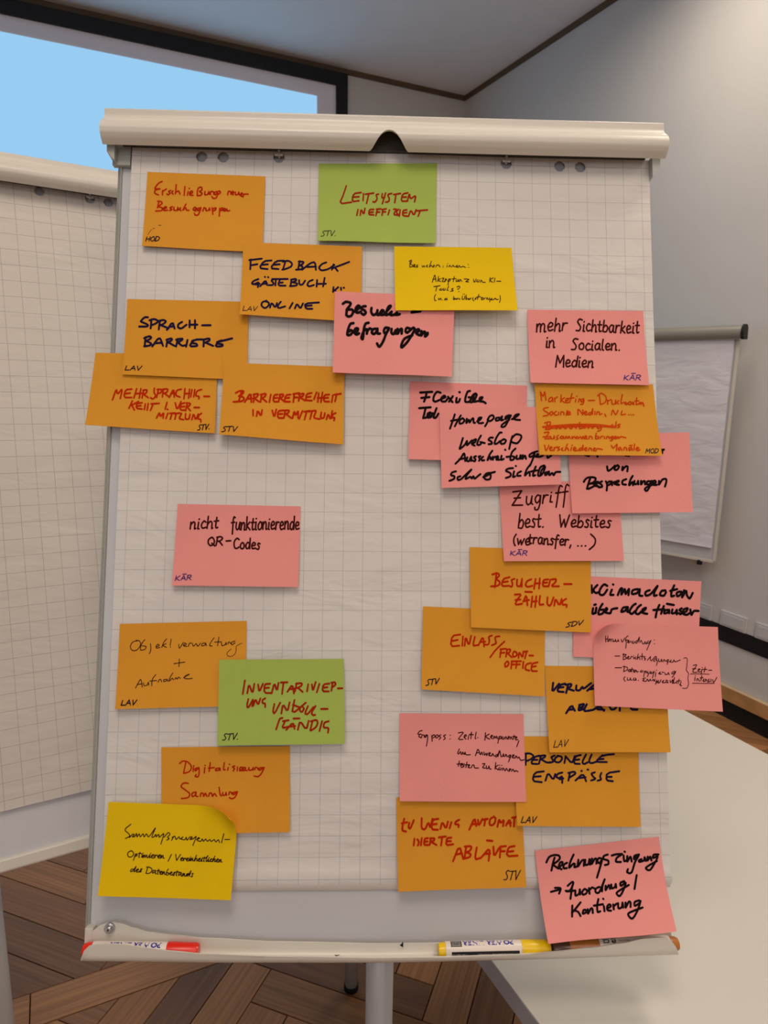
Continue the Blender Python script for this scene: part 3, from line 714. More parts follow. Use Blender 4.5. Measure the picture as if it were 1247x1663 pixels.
# second, quick cursive hand
G2 = dict(G)
G2.update({'a': (4.8, '~3.6,4.6 1.2,4.4 .6,1 3.4,3.4 3.8,4.6 3.6,.8 4.8,.6'), 'b': (3.6, '~2.4,9.6 .8,5 .4,.6 2.8,.6 3,3 1.2,3.2'), 'c': (3, '~3,4.4 1,3.8 .8,.6 3,.6'),
'd': (5, '~3,4.2 .8,3.6 .6,.6 3,2.4 5.2,9.8 3.9,.6'), 'e': (3.2, '~.4,1.6 2.6,3.2 2.2,4.6 .6,2.8 1.2,.3 3.2,.6'), 'f': (3.4, '~3.8,9.2 2.4,9 1.6,4 .6,-4 1.6,1 3,3'),
'g': (3.6, '~3.4,4.4 .8,4.2 .8,1.6 3.4,4.2 2.8,0 .8,-4.5'), 'h': (3.8, '~2.2,9.8 .8,4 .2,.2 2,4 3,3.6 2.8,.4'), 'i': (1.8, '1,4.4 .8,.4 1.6,.6;1.6,6.8 1.8,7.1'),
'k': (3.6, '2,9.8 .2,0;3.4,4.4 .9,2.4 3,.2'), 'l': (2, '~2.6,9.6 1,5 .6,.4 1.8,.6'), 'm': (5.2, '.4,4.2 .2,.4 1.8,4.2 2,.6 3.8,4.2 4,.5 5,.6'), 'n': (3.6, '.4,4.2 .2,.4 2,4.2 2.3,.5 3.4,.7'),
'o': (3.8, '~1.8,4.4 .5,2.8 1.2,.4 3,2 2.2,4.4 3.6,3.8'), 'p': (3.4, '1.2,4.6 0,-4.4 .8,2 2.4,4.6 3.2,2.6 1,1.2'), 'r': (2.6, '.5,4.2 .4,.4 .6,2.6 2.4,4.2'),
's': (2.8, '~2.8,4.6 1.4,4.4 2,2.4 1.6,.3 .2,.6'), 't': (2.8, '~1.8,8 1,1 1.8,.4;0,4.8 2.8,5.2'), 'u': (3.4, '.4,4.4 .3,.8 1.2,.4 2.8,4.2 2.7,.6 3.4,.6'),
'v': (3, '.2,4.4 1,.3 3,4.6'), 'w': (4.4, '.2,4.4 .8,.5 2.2,3.8 2.8,.5 4.4,4.4'), 'z': (3, '.3,4.3 2.8,4.5 .2,.3 3,.3')})
for a_, c_ in (('a', '\u00e4'), ('u', '\u00fc'), ('o', '\u00f6')): G2[c_] = (G2[a_][0], G2[a_][1]+';1.2,6.4 1.4,6.8;2.8,6.6 3,7')
for k_ in G2:
    if k_.islower():
        wd_, st_ = G2[k_]
        def _s(q):
            a_, b_ = q.split(','); b_ = float(b_)
            if 0 < b_ <= 5.4: b_ *= 1.2
            return a_+','+('%g' % b_)
        G2[k_] = (wd_, ';'.join((('~' if s_[0] == '~' else '')+' '.join(_s(q) for q in s_.lstrip('~').split())) for s_ in st_.split(';')))
def smooth_pts(p, k=5):
    if len(p) < 3: return p
    q = [p[0]]+p+[p[-1]]; out = []
    for i in range(1, len(q)-2):
        a, b, c, d = q[i-1], q[i], q[i+1], q[i+2]
        for j in range(k):
            t = j/k; t2 = t*t; t3 = t2*t
            out.append(tuple(.5*((2*b[m])+(-a[m]+c[m])*t+(2*a[m]-5*b[m]+4*c[m]-d[m])*t2+(-a[m]+3*b[m]-3*c[m]+d[m])*t3) for m in (0, 1)))
    out.append(p[-1]); return out
def word(txt, xl, xr, yl, yr, hgt, slant=0.0, join=False, jit=.05, rng=random, G=G):
    """strokes in crop pixels for one word whose baseline runs (xl,yl)-(xr,yr)"""
    adv = []; x = 0
    gap = 1.1 if not join else .35
    for ch in txt:
        if ch == ' ': x += 3; continue
        wd, st = G[ch]; adv.append((ch, x)); x += wd+gap
    tot = max(.1, x-gap); strokes = []; last = None
    for ch, x0 in adv:
        wd, st = G[ch]; sy = 1+rng.uniform(-jit, jit); oy = rng.uniform(-jit, jit)*6; sl = slant+rng.uniform(-.04, .04)
        first = True
        for s in st.split(';'):
            cur = s[0] == '~'; pts = [tuple(float(c) for c in q.split(',')) for q in s.lstrip('~').split()]
            pts = [(a+rng.uniform(-1, 1)*jit*2.4, b+rng.uniform(-1, 1)*jit*2.4) for a, b in pts]
            if cur: pts = smooth_pts(pts)
            out = []
            for a, b in pts:
                b = b*sy+oy; k = (x0+a)/tot
                out.append((xl+(xr-xl)*k+sl*b/10*hgt, yl+(yr-yl)*k-b/10*hgt))
            if first and join and last and ch.islower():
                if math.hypot(out[0][0]-last[0], out[0][1]-last[1]) < hgt*.75: out = [last]+out
            first = False; strokes.append(out)
        last = strokes[-1][-1] if ch.islower() else None
        if ch in 'ij\u00e4\u00f6\u00fc': last = strokes[-2][-1] if len(strokes) > 1 else None
    return strokes

def ribbon(V, F, pts, width, S, lift, nibk=0.0, taper=True):
    """flat pen stroke with round ends laid on the note surface; pts in image-crop pixels mapped by S"""
    q = [pts[0]]
    for p in pts[1:]:
        if math.hypot(p[0]-q[-1][0], p[1]-q[-1][1]) > .4: q.append(p)
    if len(q) == 1: q.append((q[0][0]+.5, q[0][1]+.3))
    # resample long segments so that the stroke follows the curved paper
    r = [q[0]]
    for p in q[1:]:
        L = math.hypot(p[0]-r[-1][0], p[1]-r[-1][1]); n = max(1, int(L/60))
        a = r[-1]
        for k in range(1, n+1): r.append((a[0]+(p[0]-a[0])*k/n, a[1]+(p[1]-a[1])*k/n))
    q = r; n = len(q)
    def wid(dx, dy):
        L = math.hypot(dx, dy) or 1
        return width*(1-nibk*(abs(dy)/L)**1.3)
    def emit(poly):
        b = len(V); V.extend(S(x, y, lift) for x, y in poly); F.append(tuple(range(b, b+len(poly))))
    segs = []
    for i in range(n-1):
        dx, dy = q[i+1][0]-q[i][0], q[i+1][1]-q[i][1]; L = math.hypot(dx, dy) or 1
        segs.append((dx/L, dy/L, wid(dx, dy)/2))
    def disc(x, y, rr, m=8):
        emit([(x+rr*math.cos(-2*math.pi*k/m), y+rr*math.sin(-2*math.pi*k/m)) for k in range(m)])
    for i, (dx, dy, hw) in enumerate(segs):
        a, b = q[i], q[i+1]; ha = hb = hw
        if i > 0: ha = (hw+segs[i-1][2])/2
        if i < n-2: hb = (hw+segs[i+1][2])/2
        emit([(a[0]-dy*ha, a[1]+dx*ha), (b[0]-dy*hb, b[1]+dx*hb), (b[0]+dy*hb, b[1]-dx*hb), (a[0]+dy*ha, a[1]-dx*ha)])
        if i > 0:
            turn = segs[i-1][0]*dx+segs[i-1][1]*dy
            if turn < .97: disc(a[0], a[1], ha, 8)
    disc(q[0][0], q[0][1], segs[0][2]); disc(q[-1][0], q[-1][1], segs[-1][2])

# ------------------------------------------------------------------ the notes
S22, S23, S25 = 220/1247, 230/1247, 250/1247
RED = dict(c='ink_red', w=19, k=.25, s=.12); NAVY = dict(c='ink_navy', w=20, k=.12, s=.12)
HEAVY = dict(c='ink_black', w=20, k=.15, s=.12, j=1); THIN = dict(c='ink_thin', w=9, k=.1, s=.1, j=1, f=1)
KAR = dict(c='ink_brown', w=16.5, k=.1, s=.04); SIG = dict(c='ink_sig', w=10, k=.1, s=.2, sig=1); VIO = dict(c='ink_violet', w=9, k=.1, s=.15, sig=1)
NOTES = [
 # key, colour, origin, scale, corners TL TR BR BL (crop px), lift, label, words
 dict(id=7, trw=16.8, ts='285,485 320,385 330,440 375,380 355,475|455,390 400,395 385,465 455,465|395,430 440,425|500,385 475,470|535,385 520,470|485,430 540,425|560,400 545,470|555,400 590,395 585,425 555,435|560,435 600,465|655,380 650,420 670,450 640,480 622,465|690,390 675,465|680,395 720,390 715,420 685,430|735,390 725,460|730,392 775,388 765,420 735,428|745,430 785,460|785,465 825,385 830,460|800,430 840,425|890,390 850,400 840,445 880,460|925,385 915,475|965,390 955,470|920,430 965,428|985,395 975,460|1000,460 1010,395|1070,395 1030,405 1015,450 1050,455 1045,475|1090,455 1140,455|460,495 430,560|515,500 450,535|455,530 480,575|545,510 500,515 495,560 545,565|500,540 535,536|575,520 565,570|600,515 590,575|645,520 620,580|625,520 695,515|765,505 750,568|768,568 771,570|838,510 855,575 890,500|920,510 885,520 880,575 930,575|885,545 920,542|945,510 930,580|935,512 975,515 960,540 940,545|945,548 970,580|1005,552 1050,552|672,645 700,592 705,635 740,595 730,645|775,600 755,650|810,605 795,655|790,605 835,600|845,605 835,655|830,605 880,600|895,605 870,650 910,660|930,605 925,655 960,655 970,610|985,660 1000,605 1020,665 1040,610|1070,605 1045,620 1040,655 1065,655 1065,680', m='orange', o=(130, 560), sc=S23, q=[(135,70),(1210,88),(1188,780),(45,705)], lift=.006,
  lab='orange note hanging over the left board edge, red text MEHRSPRACHIGKEIT I. VERMITTLUNG', st=RED, wd=.95,
  t=[('STV.',1035,1145,752,742,50,SIG)]),
 dict(id=6, trw=20.4, ts='285,258 255,255 218,292 225,300 285,325 280,342 205,342|318,275 310,360|300,285 345,272 385,292 350,320 318,330|395,290 385,370|390,290 430,280 455,295 420,325 395,330|405,330 475,358|460,373 512,300 530,362|485,345 525,338|600,300 565,320 560,350 590,365 640,325|670,285 668,350|718,282 718,360|665,325 740,325|785,330 860,330|262,440 255,525|250,450 300,430 320,445 285,470 265,475|270,475 320,500 300,520 250,525|325,525 375,455 400,450 425,522|350,497 415,492|465,460 455,528|455,465 500,450 510,465 470,490|475,490 530,520|560,455 545,528|545,465 600,450 605,465 555,490|560,490 600,522 625,515|650,465 635,528|740,460 700,472 665,525 740,522 735,500 690,495|690,475 740,460 790,460|800,465 795,525|790,465 850,450 855,470 810,490|815,490 885,520|965,470 930,480 905,525 970,525 975,505 930,500|920,485 1000,465 1060,450', m='orange', o=(190, 470), sc=S22, q=[(95,88),(1212,114),(1195,833),(48,783)], lift=.004,
  lab='orange note with navy text SPRACHBARRIERE', st=NAVY,
  t=[('LAV',75,228,742,745,45,SIG)],
  x=[]),
 dict(id=1, trw=14.6, tr='245,198 212,215 180,262 225,266 185,276 178,305 212,322|250,280 248,322|248,292 285,266|325,280 305,290 320,305 300,320 290,312|345,285 335,300 347,315|375,228 368,312|366,302 395,285 410,314|455,245 448,325|485,290 478,325|494,261 497,263|505,310 525,300 520,285 503,295 500,320 530,325|568,328 575,265 605,250 612,275 590,290 612,305 600,325 577,328|640,290 638,318 665,315 675,290 678,315|690,318 695,290 720,295 720,315|750,290 725,300 735,320 757,298 745,345 715,352 703,335|755,320 782,300 770,285 750,295|848,322 855,290 875,292 878,315|885,310 905,300 895,288 882,305 900,320|920,295 922,320 945,315 950,295 955,320|965,325 985,310 975,305 965,325 990,340|990,335 1000,315 1036,314|205,380 235,383 245,400 215,425|217,385 202,440|205,430 245,440 240,465 188,470|255,455 285,440 278,430 258,445 265,465 295,462|340,430 318,440 335,455 315,465|355,435 355,462 385,460 390,435 392,462|415,440 405,455 420,465|465,405 437,460 462,440 470,462 492,462|540,465 560,445 545,435 530,455 555,468|585,440 565,455 580,465 602,438 580,500 550,506 543,490|620,470 630,440 645,446|650,445 650,465 675,460 680,440 685,462|705,440 712,500|710,450 740,440 735,460 715,468|775,445 771,516|778,452 800,440 800,460 780,465|805,462 825,450 815,445 805,462 825,470|830,465 840,450 845,468 867,465', m='orange', o=(220, 260), sc=S22, q=[(110,108),(1195,150),(1165,850),(60,790)], lift=.004,
  lab='orange note at the top left with small red text Erschliessung neuer Besuchergruppen', st=dict(c='ink_red', w=14, k=.15, s=.1, j=1, f=1),
  t=[('HOD',96,222,748,745,46,SIG)],
  x=[([(115,690),(128,665),(150,640)],4,'ink_sig'),([(212,602),(236,602)],5,'ink_sig'),([(160,634),(172,628)],5,'ink_sig')]),
 dict(id=3, trw=18.0, ts='155,235 150,325|140,240 255,228|155,290 215,278|345,245 275,250 230,315 310,322|255,285 310,280|460,245 385,250 335,318 410,322|365,285 420,280|475,250 450,325|450,255 500,245 535,270 530,300 480,322 445,328|605,250 590,325|595,255 640,255 635,275 605,290|605,290 635,300 625,325 570,330|625,330 700,270 745,255 755,330|670,305 755,300|850,262 810,275 780,310 800,340 870,325 925,285|915,280 900,330|1060,258 980,290 905,315|930,310 955,342|225,415 180,430 160,455 185,465 230,440 220,490|200,465 235,460|240,480 290,425 305,470|260,460 305,455|283,395 287,396|312,398 317,399|370,415 340,430 365,450 360,470 320,472|385,420 380,475|350,415 495,415|420,425 405,475 475,475|410,450 450,448|530,420 520,480|525,420 570,412 575,430 540,445|540,445 585,455 575,475 515,480|600,425 600,465 630,470 655,430|725,425 690,435 672,470 695,485 735,470|765,425 760,485|835,405 820,485|760,460 845,460|915,490 912,535|960,490 920,525|930,515 940,535|985,495 985,515|1010,495 1014,497|300,615 260,625 250,660 285,685 320,660 320,630 290,620|330,680 345,630 380,680 395,635|430,625 400,660 410,685 470,665|540,635 510,685|560,685 580,640 610,690 635,640|782,632 650,640 660,690 720,690|660,662 715,660', m='orange', o=(380, 380), sc=S22, q=[(85,75),(1178,115),(1165,811),(52,738)], lift=.006,
  lab='orange note with navy text FEEDBACK G\u00c4STEBUCH ONLINE', st=NAVY,
  t=[('LAV',80,212,705,708,45,dict(SIG, w=7))],
  x=[]),
 dict(id=8, trw=19.2, ts='240,315 215,400|185,330 220,310 260,310 250,340 215,360|215,360 265,370 255,405 165,412|270,415 325,325 330,415|290,385 335,380|355,345 350,415|350,345 395,335 385,365 355,380|360,380 400,410|425,345 415,415|415,345 465,335 455,365 425,380|430,380 470,412|510,345 495,415|570,345 535,350 530,410 580,410|535,378 570,375|595,345 580,410|590,345 625,340 620,365 590,378|595,378 640,412|690,345 645,350 635,410 685,410|640,378 680,375|725,340 715,415|715,340 770,330|720,372 755,370|775,340 765,405|765,345 815,332 805,360 775,370|780,372 825,400|885,330 835,340 830,400 885,400|835,368 875,365|930,325 905,390|950,330 940,415|985,325 970,415|940,378 985,375|1045,345 1000,350 995,410 1045,410|1000,378 1035,376|1080,350 1070,415|1115,340 1100,410|1095,345 1152,338|345,485 345,540|378,545 385,490 420,545 430,485|520,490 540,555 560,480|625,490 575,495 570,560 625,560|575,525 615,522|640,490 630,560|635,492 680,488 670,515 640,525|650,525 695,560|708,565 725,492 735,540 762,488 758,560|800,495 770,570|840,500 820,575|815,503 865,495|890,500 870,570|855,500 920,492|925,500 900,560 955,570|975,510 965,565 1000,560 1005,515|1020,575 1035,520 1060,580 1075,495|1105,515 1080,525 1070,560 1100,555 1090,585', m='orange', o=(350, 580), sc=S22, q=[(78,50),(1185,90),(1175,803),(32,712)], lift=.007, wave=.0012,
  lab='orange note with red text BARRIEREFREIHEIT IN VERMITTLUNG', st=RED,
  t=[('STV',58,198,686,684,50,SIG)]),
 dict(id=5, trw=26.9, tr='152,190 178,172 216,178 222,196 200,226 188,244 184,288|186,245 232,242 246,264 228,300 200,306 182,292|262,262 290,240 308,216 290,207 270,230 268,258 286,272 318,262|360,212 335,215 322,235 350,250 362,272 345,290 325,280|415,228 412,262 430,292 460,280 470,248 466,285 482,292 505,270 525,255 510,250 490,285 520,292 545,270 592,214 572,216 550,270 545,292 575,285 600,262 590,292 625,290 650,270 640,292 674,285|785,268 862,258|248,368 222,374 204,412 192,472 222,474 240,448 225,432 208,446|255,455 285,440 290,418 268,418 255,448 275,472 300,462|388,365 360,374 345,420 340,480 334,515 322,498 345,440 372,425 372,466|375,445 395,418 412,422|455,420 430,425 418,455 440,468 465,440 470,418 470,462 492,464|562,410 540,412 528,440 540,462 565,440 576,412 548,470 520,540 487,585 466,555|600,420 598,455 618,468 640,430 640,466|655,420 655,465 680,425 695,425 692,465|770,418 740,412 728,440 745,455 780,425 800,410 812,425 790,470 745,540 697,590 690,570 720,510 790,480|825,458 850,440 850,425 832,430 828,462 855,478|875,440 872,482 895,448 910,455 908,490 930,472 932,456', m='pink', o=(530, 460), sc=S22, q=[(78,75),(1182,120),(1155,860),(57,820)], lift=.006, wave=-.001,
  lab='pink note with heavy black text Besucherbefragungen, tucked under a yellow note', st=dict(HEAVY, w=24),
  t=[]),
 dict(id=4, trw=8, tr='205,190 200,245|195,195 215,185 215,205 200,218|205,220 225,230 220,245 200,248|235,240 250,228 238,225 235,245 255,245|275,228 262,235 275,245 262,250|312,235 320,248 332,235 338,248|365,230 352,240 365,248|400,195 380,248 398,232 408,248|415,245 428,235 420,232 420,250|440,248 450,230 470,232 478,248|508,238 509,240|505,250 506,251|545,232 542,248|550,215 551,216|560,248 568,232 580,248|590,248 598,232 612,248|620,245 640,232 630,248 645,250 655,235 668,252|675,250 690,242 712,252|738,222 739,224|742,252 743,254|408,388 430,322 442,382|412,362 440,358|465,335 458,382|482,355 462,368 485,382|495,352 515,352 498,380 518,382|522,378 540,362 528,358 525,385|560,355 552,415|548,378 575,355 570,375 555,382|610,335 600,385|590,358 625,355|635,362 625,378 640,380 648,362 650,382|658,382 665,362 680,382|700,358 745,362 715,382 742,385|785,360 795,388 812,358|825,365 815,380 832,385 840,368|850,388 858,368 872,388 895,388|940,345 935,388|970,348 938,365 962,388|985,350 978,388|1000,378 1038,378|450,425 440,470|422,428 478,420|485,445 475,458 490,462 498,448|515,445 505,458 520,462 528,448|560,425 542,460 555,462|600,445 585,452 600,465 575,472|635,432 655,425 660,440 640,455|650,472 652,474|440,500 428,520 430,550 442,558|465,535 468,550 485,535 488,550|500,550 501,551|530,535 520,548 535,548 540,535 545,550|605,520 602,548 620,540 610,535|625,545 640,535 632,548|650,535 655,548 662,540|685,515 682,545 700,542 708,515|690,498 691,499|703,497 704,498|720,505 715,545 728,540 722,528|735,545 748,535 742,548 755,545 765,532|785,530 778,545 790,560|798,545 812,530 803,548|835,500 822,548|812,528 850,520|855,530 868,530 858,548 872,548|875,530 880,545 895,530|905,545 912,530 920,548|935,530 928,545 940,545 935,570|945,545 958,535 950,550 975,545 985,535 1000,548 1015,545|1030,510 1035,545 1025,575', m='yellow', o=(630, 390), sc=S22, q=[(57,57),(1137,70),(1195,645),(68,645)], lift=.010,
  lab='yellow note in the upper half with thin black text about KI tools', st=THIN,
  t=[]),
 dict(id=2, trw=16.8, ts='352,295 325,380 290,460 400,445|490,355 420,365 405,440 470,430|410,400 470,395|512,365 508,430|560,365 540,455|530,370 605,360|650,370 625,375 640,410 620,445 600,440|685,365 680,405 705,400|715,360 700,410 685,460|770,365 730,375 750,415 745,440 715,445|810,370 800,450|790,375 850,365|920,360 870,370 855,435 915,435|865,400 905,398|915,435 935,360 942,418 995,380 980,445|460,510 450,565|480,565 490,505 515,560 525,500|605,510 565,512 560,560 605,560|565,538 600,536|640,510 625,570|630,510 670,505|630,538 660,536|690,510 680,565|680,512 720,506|685,535 715,533|750,515 738,560|790,510 820,508 800,535 790,560 830,565|835,510 810,540 840,568|850,515 840,575|910,515 875,520 870,570 925,575|875,545 910,540|925,575 945,515 975,570 995,515|1030,530 1015,575|1000,525 1100,518', m='green', o=(500, 250), sc=S22, q=[(100,90),(1190,85),(1175,820),(88,800)], lift=.007, wave=.0012,
  lab='green note near the top with red text LEITSYSTEM INEFFIZIENT', st=dict(RED, c='ink_rust'),
  t=[('STV.',120,262,760,755,52,dict(SIG, w=7))],
  x=[]),
 dict(id=27, trw=20.4, ts='115,215 105,260 95,320 130,325|95,255 140,245|160,250 150,290 170,305 200,225|270,210 268,300 298,312 330,240 345,300 365,215|415,215 365,225 355,310 412,312|360,265 400,260|435,305 450,240 485,305 500,240|530,245 515,300|600,225 570,240 560,265 598,265 592,290|688,310 735,205 750,280|710,265 755,260|765,225 770,280 805,215|830,215 820,275|815,225 850,215|905,195 870,215 865,265 890,275 915,250 920,210 905,195|935,285 950,215 965,255 995,220 985,280|1010,275 1045,215 1050,280|1020,255 1055,250|1085,205 1080,285|1065,205 1105,200|205,390 200,450|232,395 245,420 235,450|270,385 262,450|325,385 295,390 290,445 330,445|295,418 320,415|350,385 340,445|345,388 385,385 375,410 350,418|355,420 400,445|450,375 440,450|420,378 480,372|530,380 490,385 485,450 545,440|490,415 525,412|545,590 600,450 635,570|570,530 625,520|660,460 645,565|650,460 710,455 700,495 660,510|665,512 705,525 690,555 645,565|755,465 735,575 790,560|790,560 870,465 858,585|820,525 870,520|845,405 890,408|900,460 905,550 950,470|965,460 955,555|960,460 1010,455|960,500 1000,498|1085,455 1030,465 1015,545 1112,538|1025,505 1075,500', m='orange', o=(635, 1290), sc=S23, q=[(45,28),(1150,35),(1190,818),(62,857)], lift=.008,
  lab='orange note low on the board with red text ZU WENIG AUTOMATISIERTE ABL\u00c4UFE', st=dict(RED, w=19),
  t=[('STV',992,1130,750,752,84,dict(SIG, w=10))],
  x=[]),
 dict(id=24, trw=19.2, ts='135,200 132,295|130,190 175,190 210,215 180,245 140,260|255,210 210,225 180,285 240,288|200,250 240,248|275,210 255,285|250,215 315,205 310,225 270,245|275,245 330,275 370,270|400,210 365,225 385,250 385,270 345,275|430,215 400,235 400,265 440,275 470,245 465,220 425,212|500,215 490,280|500,215 560,285 585,215|640,205 590,215 575,285 630,285|580,250 625,245|690,200 652,270 668,290 705,272|740,200 712,262 732,282 790,265|840,205 775,268 880,270|800,245 850,240|830,215 890,200 945,198|300,355 215,365 195,445 280,455|205,405 270,400|315,440 340,365 385,435 405,380|470,365 430,375 410,405 440,420 470,395 470,460|445,428 480,420|540,370 525,440|525,370 580,355 595,375 540,410|590,440 660,375 690,445|620,415 685,410|645,350 649,351|703,338 708,340|770,365 735,375 755,405 780,425 735,440|830,370 815,400 830,430 795,440|995,355 880,370 875,440 935,445|880,405 925,405', m='orange', o=(830, 1190), sc=S22, q=[(18,33),(1170,40),(1193,868),(55,858)], lift=.008,
  lab='orange note with navy text PERSONELLE ENGP\u00c4SSE', st=dict(NAVY, w=19.5),
  t=[('LAV',92,230,828,828,60,SIG)],
  x=[]),
 dict(id=23, trw=10, tr='258,207 235,212 218,238 250,240|235,240 228,262 250,272|250,275 258,248 275,250 278,270|300,245 282,255 290,268 305,248 308,280 297,350|345,250 350,305|348,262 365,245 378,258 355,275|395,245 380,262 392,275 408,258 398,245|430,245 415,255 428,272 412,288|475,245 455,255 470,275 455,292|515,248 517,250|513,283 515,285|590,228 635,225 592,282 632,288|645,268 665,252 652,245 643,265 660,285|685,255 680,288|700,238 702,240|712,220 705,282|690,245 728,243|755,220 745,275 752,280|768,270 770,272|840,225 835,295|875,238 842,262 878,285|890,268 905,255 895,250 888,270 905,280|915,282 920,258 932,275 942,258 950,282|965,262 955,322|960,275 980,258 985,275 965,285|1000,262 990,280 1005,285 1012,268|1020,285 1028,262 1040,285|1045,280 1062,265 1050,262 1050,285|1065,285 1075,265 1088,288|1105,250 1098,285|1090,262 1120,262|1115,280 1130,270 1120,265 1118,290 1138,290|1148,300 1128,355|600,375 585,408 592,422 610,400 615,425|625,425 630,405 645,425 652,405 662,428 700,428|748,438 770,378 790,425|755,412 785,408|795,428 805,405 815,430|825,405 832,432 845,415 852,435 862,412|870,430 885,415 875,410 872,435 895,438|900,438 905,418 920,440|945,425 930,440 945,445 970,390 955,445|975,400 985,445 1000,440 1005,420 1010,445|1020,445 1028,425 1040,448|1068,430 1050,440 1060,452 1075,435 1052,495|1085,450 1105,435 1092,430 1088,455 1110,458|1115,458 1122,440 1138,460 1150,450 1165,480 1195,475|600,485 590,535|578,515 615,512|610,530 628,512 615,510 615,535|645,512 630,520 642,535 618,545|670,495 660,545|648,522 680,520|680,540 695,525 685,520 682,545 700,548|710,548 720,525 735,525 740,548 775,550|812,512 835,512 815,545 838,552|848,530 850,555 868,550 872,532 878,558 892,560|935,500 928,560|955,525 932,545 958,568|970,545 962,560 978,568 985,550|968,524 970,526|988,526 990,528|995,572 1002,550 1018,575|1025,575 1032,555 1048,578|1055,578 1075,562 1060,560 1060,582|1080,582 1092,562 1108,585 1118,575 1140,585', m='pink', o=(640, 1150), sc=S22, q=[(50,48),(1190,55),(1217,865),(52,858)], lift=.006,
  lab='pink note with thin black text Engpass: zeitl. Komponente', st=dict(THIN, w=10.5, c='ink_brown'),
  t=[]),
 dict(id=20, trw=21.6, ts='130,190 120,280 185,200|240,200 195,210 165,270 225,275|185,235 225,232|270,205 250,285|245,210 300,200 295,225 262,245|265,245 320,265|345,215 340,260 375,265 400,225 410,250 480,195|445,265 500,215 530,205|465,250 520,245|250,472 300,395 330,450|275,440 325,435|375,395 365,440|370,395 420,385 400,415 375,418|380,418 415,430 370,445|440,390 415,440 425,455 500,440|500,440 560,405 600,450|540,435 600,440|650,410 665,440 700,435 715,410|745,400 745,450|845,400 850,438 905,438', m='orange', o=(875, 1075), sc=S22, q=[(55,35),(1170,48),(1212,832),(97,832)], lift=.008,
  lab='orange note with navy text VERWALTUNGSABL\u00c4UFE, partly under a pink note', st=dict(NAVY, w=20),
  t=[('LAV',135,265,788,775,68,dict(SIG, w=8))]),
 dict(id=17, trw=23.1, tr='200,145 205,215|255,142 218,185 240,215 272,205|345,150 315,137 280,180 275,225 310,232 345,185|388,185 372,230 402,232|398,136 401,139|442,235 465,180 482,176 475,230 505,180 515,225 545,178 540,235|625,180 580,190 575,225 620,215 645,180 640,235 667,242|735,190 700,205 700,238 745,225 808,150 780,205 776,240 800,236|880,192 845,198 830,232 865,240 886,208|962,145 938,200 935,245 960,240|925,196 988,180|1012,202 985,215 990,245 1020,230 1026,202|1052,190 1034,255 1070,196 1078,235 1104,265 1132,215|215,355 210,405 235,395 245,350 240,400|226,325 240,321|302,315 275,360 265,410 300,405 320,372 290,370|320,390 345,367 335,355 325,390 350,400 375,400 388,366 437,355|530,345 490,352 475,388 510,378 535,345 530,388 552,382|607,315 580,332 550,385 570,408 600,382|655,325 625,350 605,395 630,410 655,388|660,392 690,372 700,352 670,367 668,397 712,407|825,325 802,380 790,440|866,335 850,375 840,407|770,372 870,366|905,370 875,377 870,402 900,396 915,370 915,402|895,315 957,326|945,367 940,402 970,397 985,370 985,412|1030,357 1010,372 1030,392 1020,410 1004,402|1040,397 1070,387 1085,357 1050,367 1040,402 1075,417 1100,402|1110,367 1120,417 1142,382 1184,381', m='pink', o=(925, 925), sc=S22, q=[(38,55),(1212,108),(1182,845),(33,803)], lift=.003,
  lab='pink note hanging over the right board edge with heavy text Klimadaten \u00fcber alle H\u00e4user', st=dict(HEAVY, w=23),
  t=[]),
 dict(id=19, trw=18.0, ts='410,315 335,325 320,425 400,418|330,375 385,365|435,330 428,420|450,420 460,330 490,420 510,325|545,335 525,420 570,412|575,415 620,330 630,425|590,385 640,380|700,325 670,335 680,370 670,410 635,408|770,330 730,335 735,370 745,395 700,412|685,525 740,450 818,378|785,450 775,525|780,450 830,445|780,485 815,482|840,450 830,520|835,452 875,448 865,480 840,488|845,488 885,525|905,470 890,500 905,525 935,505 925,475 905,470|945,530 950,470 985,530 990,470|1020,470 1005,535|1000,472 1028,468|1045,508 1080,508|845,560 820,580 825,615 850,600 858,575 845,560|885,560 878,630|880,560 920,560|880,592 910,590|930,560 922,625|925,560 970,560|925,592 958,590|990,565 985,625|1060,575 1015,590 1005,635 1045,645|1120,570 1070,580 1060,650 1115,650|1065,612 1105,605', m='orange', o=(675, 975), sc=S22, q=[(68,55),(1192,107),(1188,885),(52,820)], lift=.007,
  lab='orange note with red text EINLASS/FRONTOFFICE', st=dict(RED, w=18),
  t=[('STV',92,214,785,768,58,SIG)],
  x=[]),
 dict(id=16, trw=19.2, ts='290,285 275,420|250,300 300,285 320,310 285,340|285,340 325,370 310,405 240,410|410,325 350,340 335,410 405,405|345,372 395,365|455,340 425,350 440,385 430,415 415,410|480,345 475,405 510,412 525,345|525,340 522,415|610,345 570,360 555,400 575,415 620,405|650,340 635,435|690,335 680,430|640,385 690,380|765,345 720,350 715,410 765,408|718,378 755,375|785,345 770,410|800,345 840,340 835,370 790,410 862,408|910,388 980,388|460,485 520,480 480,530 460,580 525,570|465,535 510,530|535,550 565,485 575,585|540,545 590,535|555,460 615,462|620,500 610,600|655,500 645,600|615,550 660,545|690,495 680,580 720,575|760,510 755,575 785,595 815,510|820,590 830,520 870,590 890,525|930,525 895,545 895,580 935,575 935,600', m='orange', o=(755, 880), sc=S22, q=[(43,48),(1160,85),(1162,835),(57,788)], lift=.006,
  lab='orange note with red text BESUCHERZ\u00c4HLUNG', st=RED,
  t=[('SDV',928,1085,785,762,46,SIG)]),
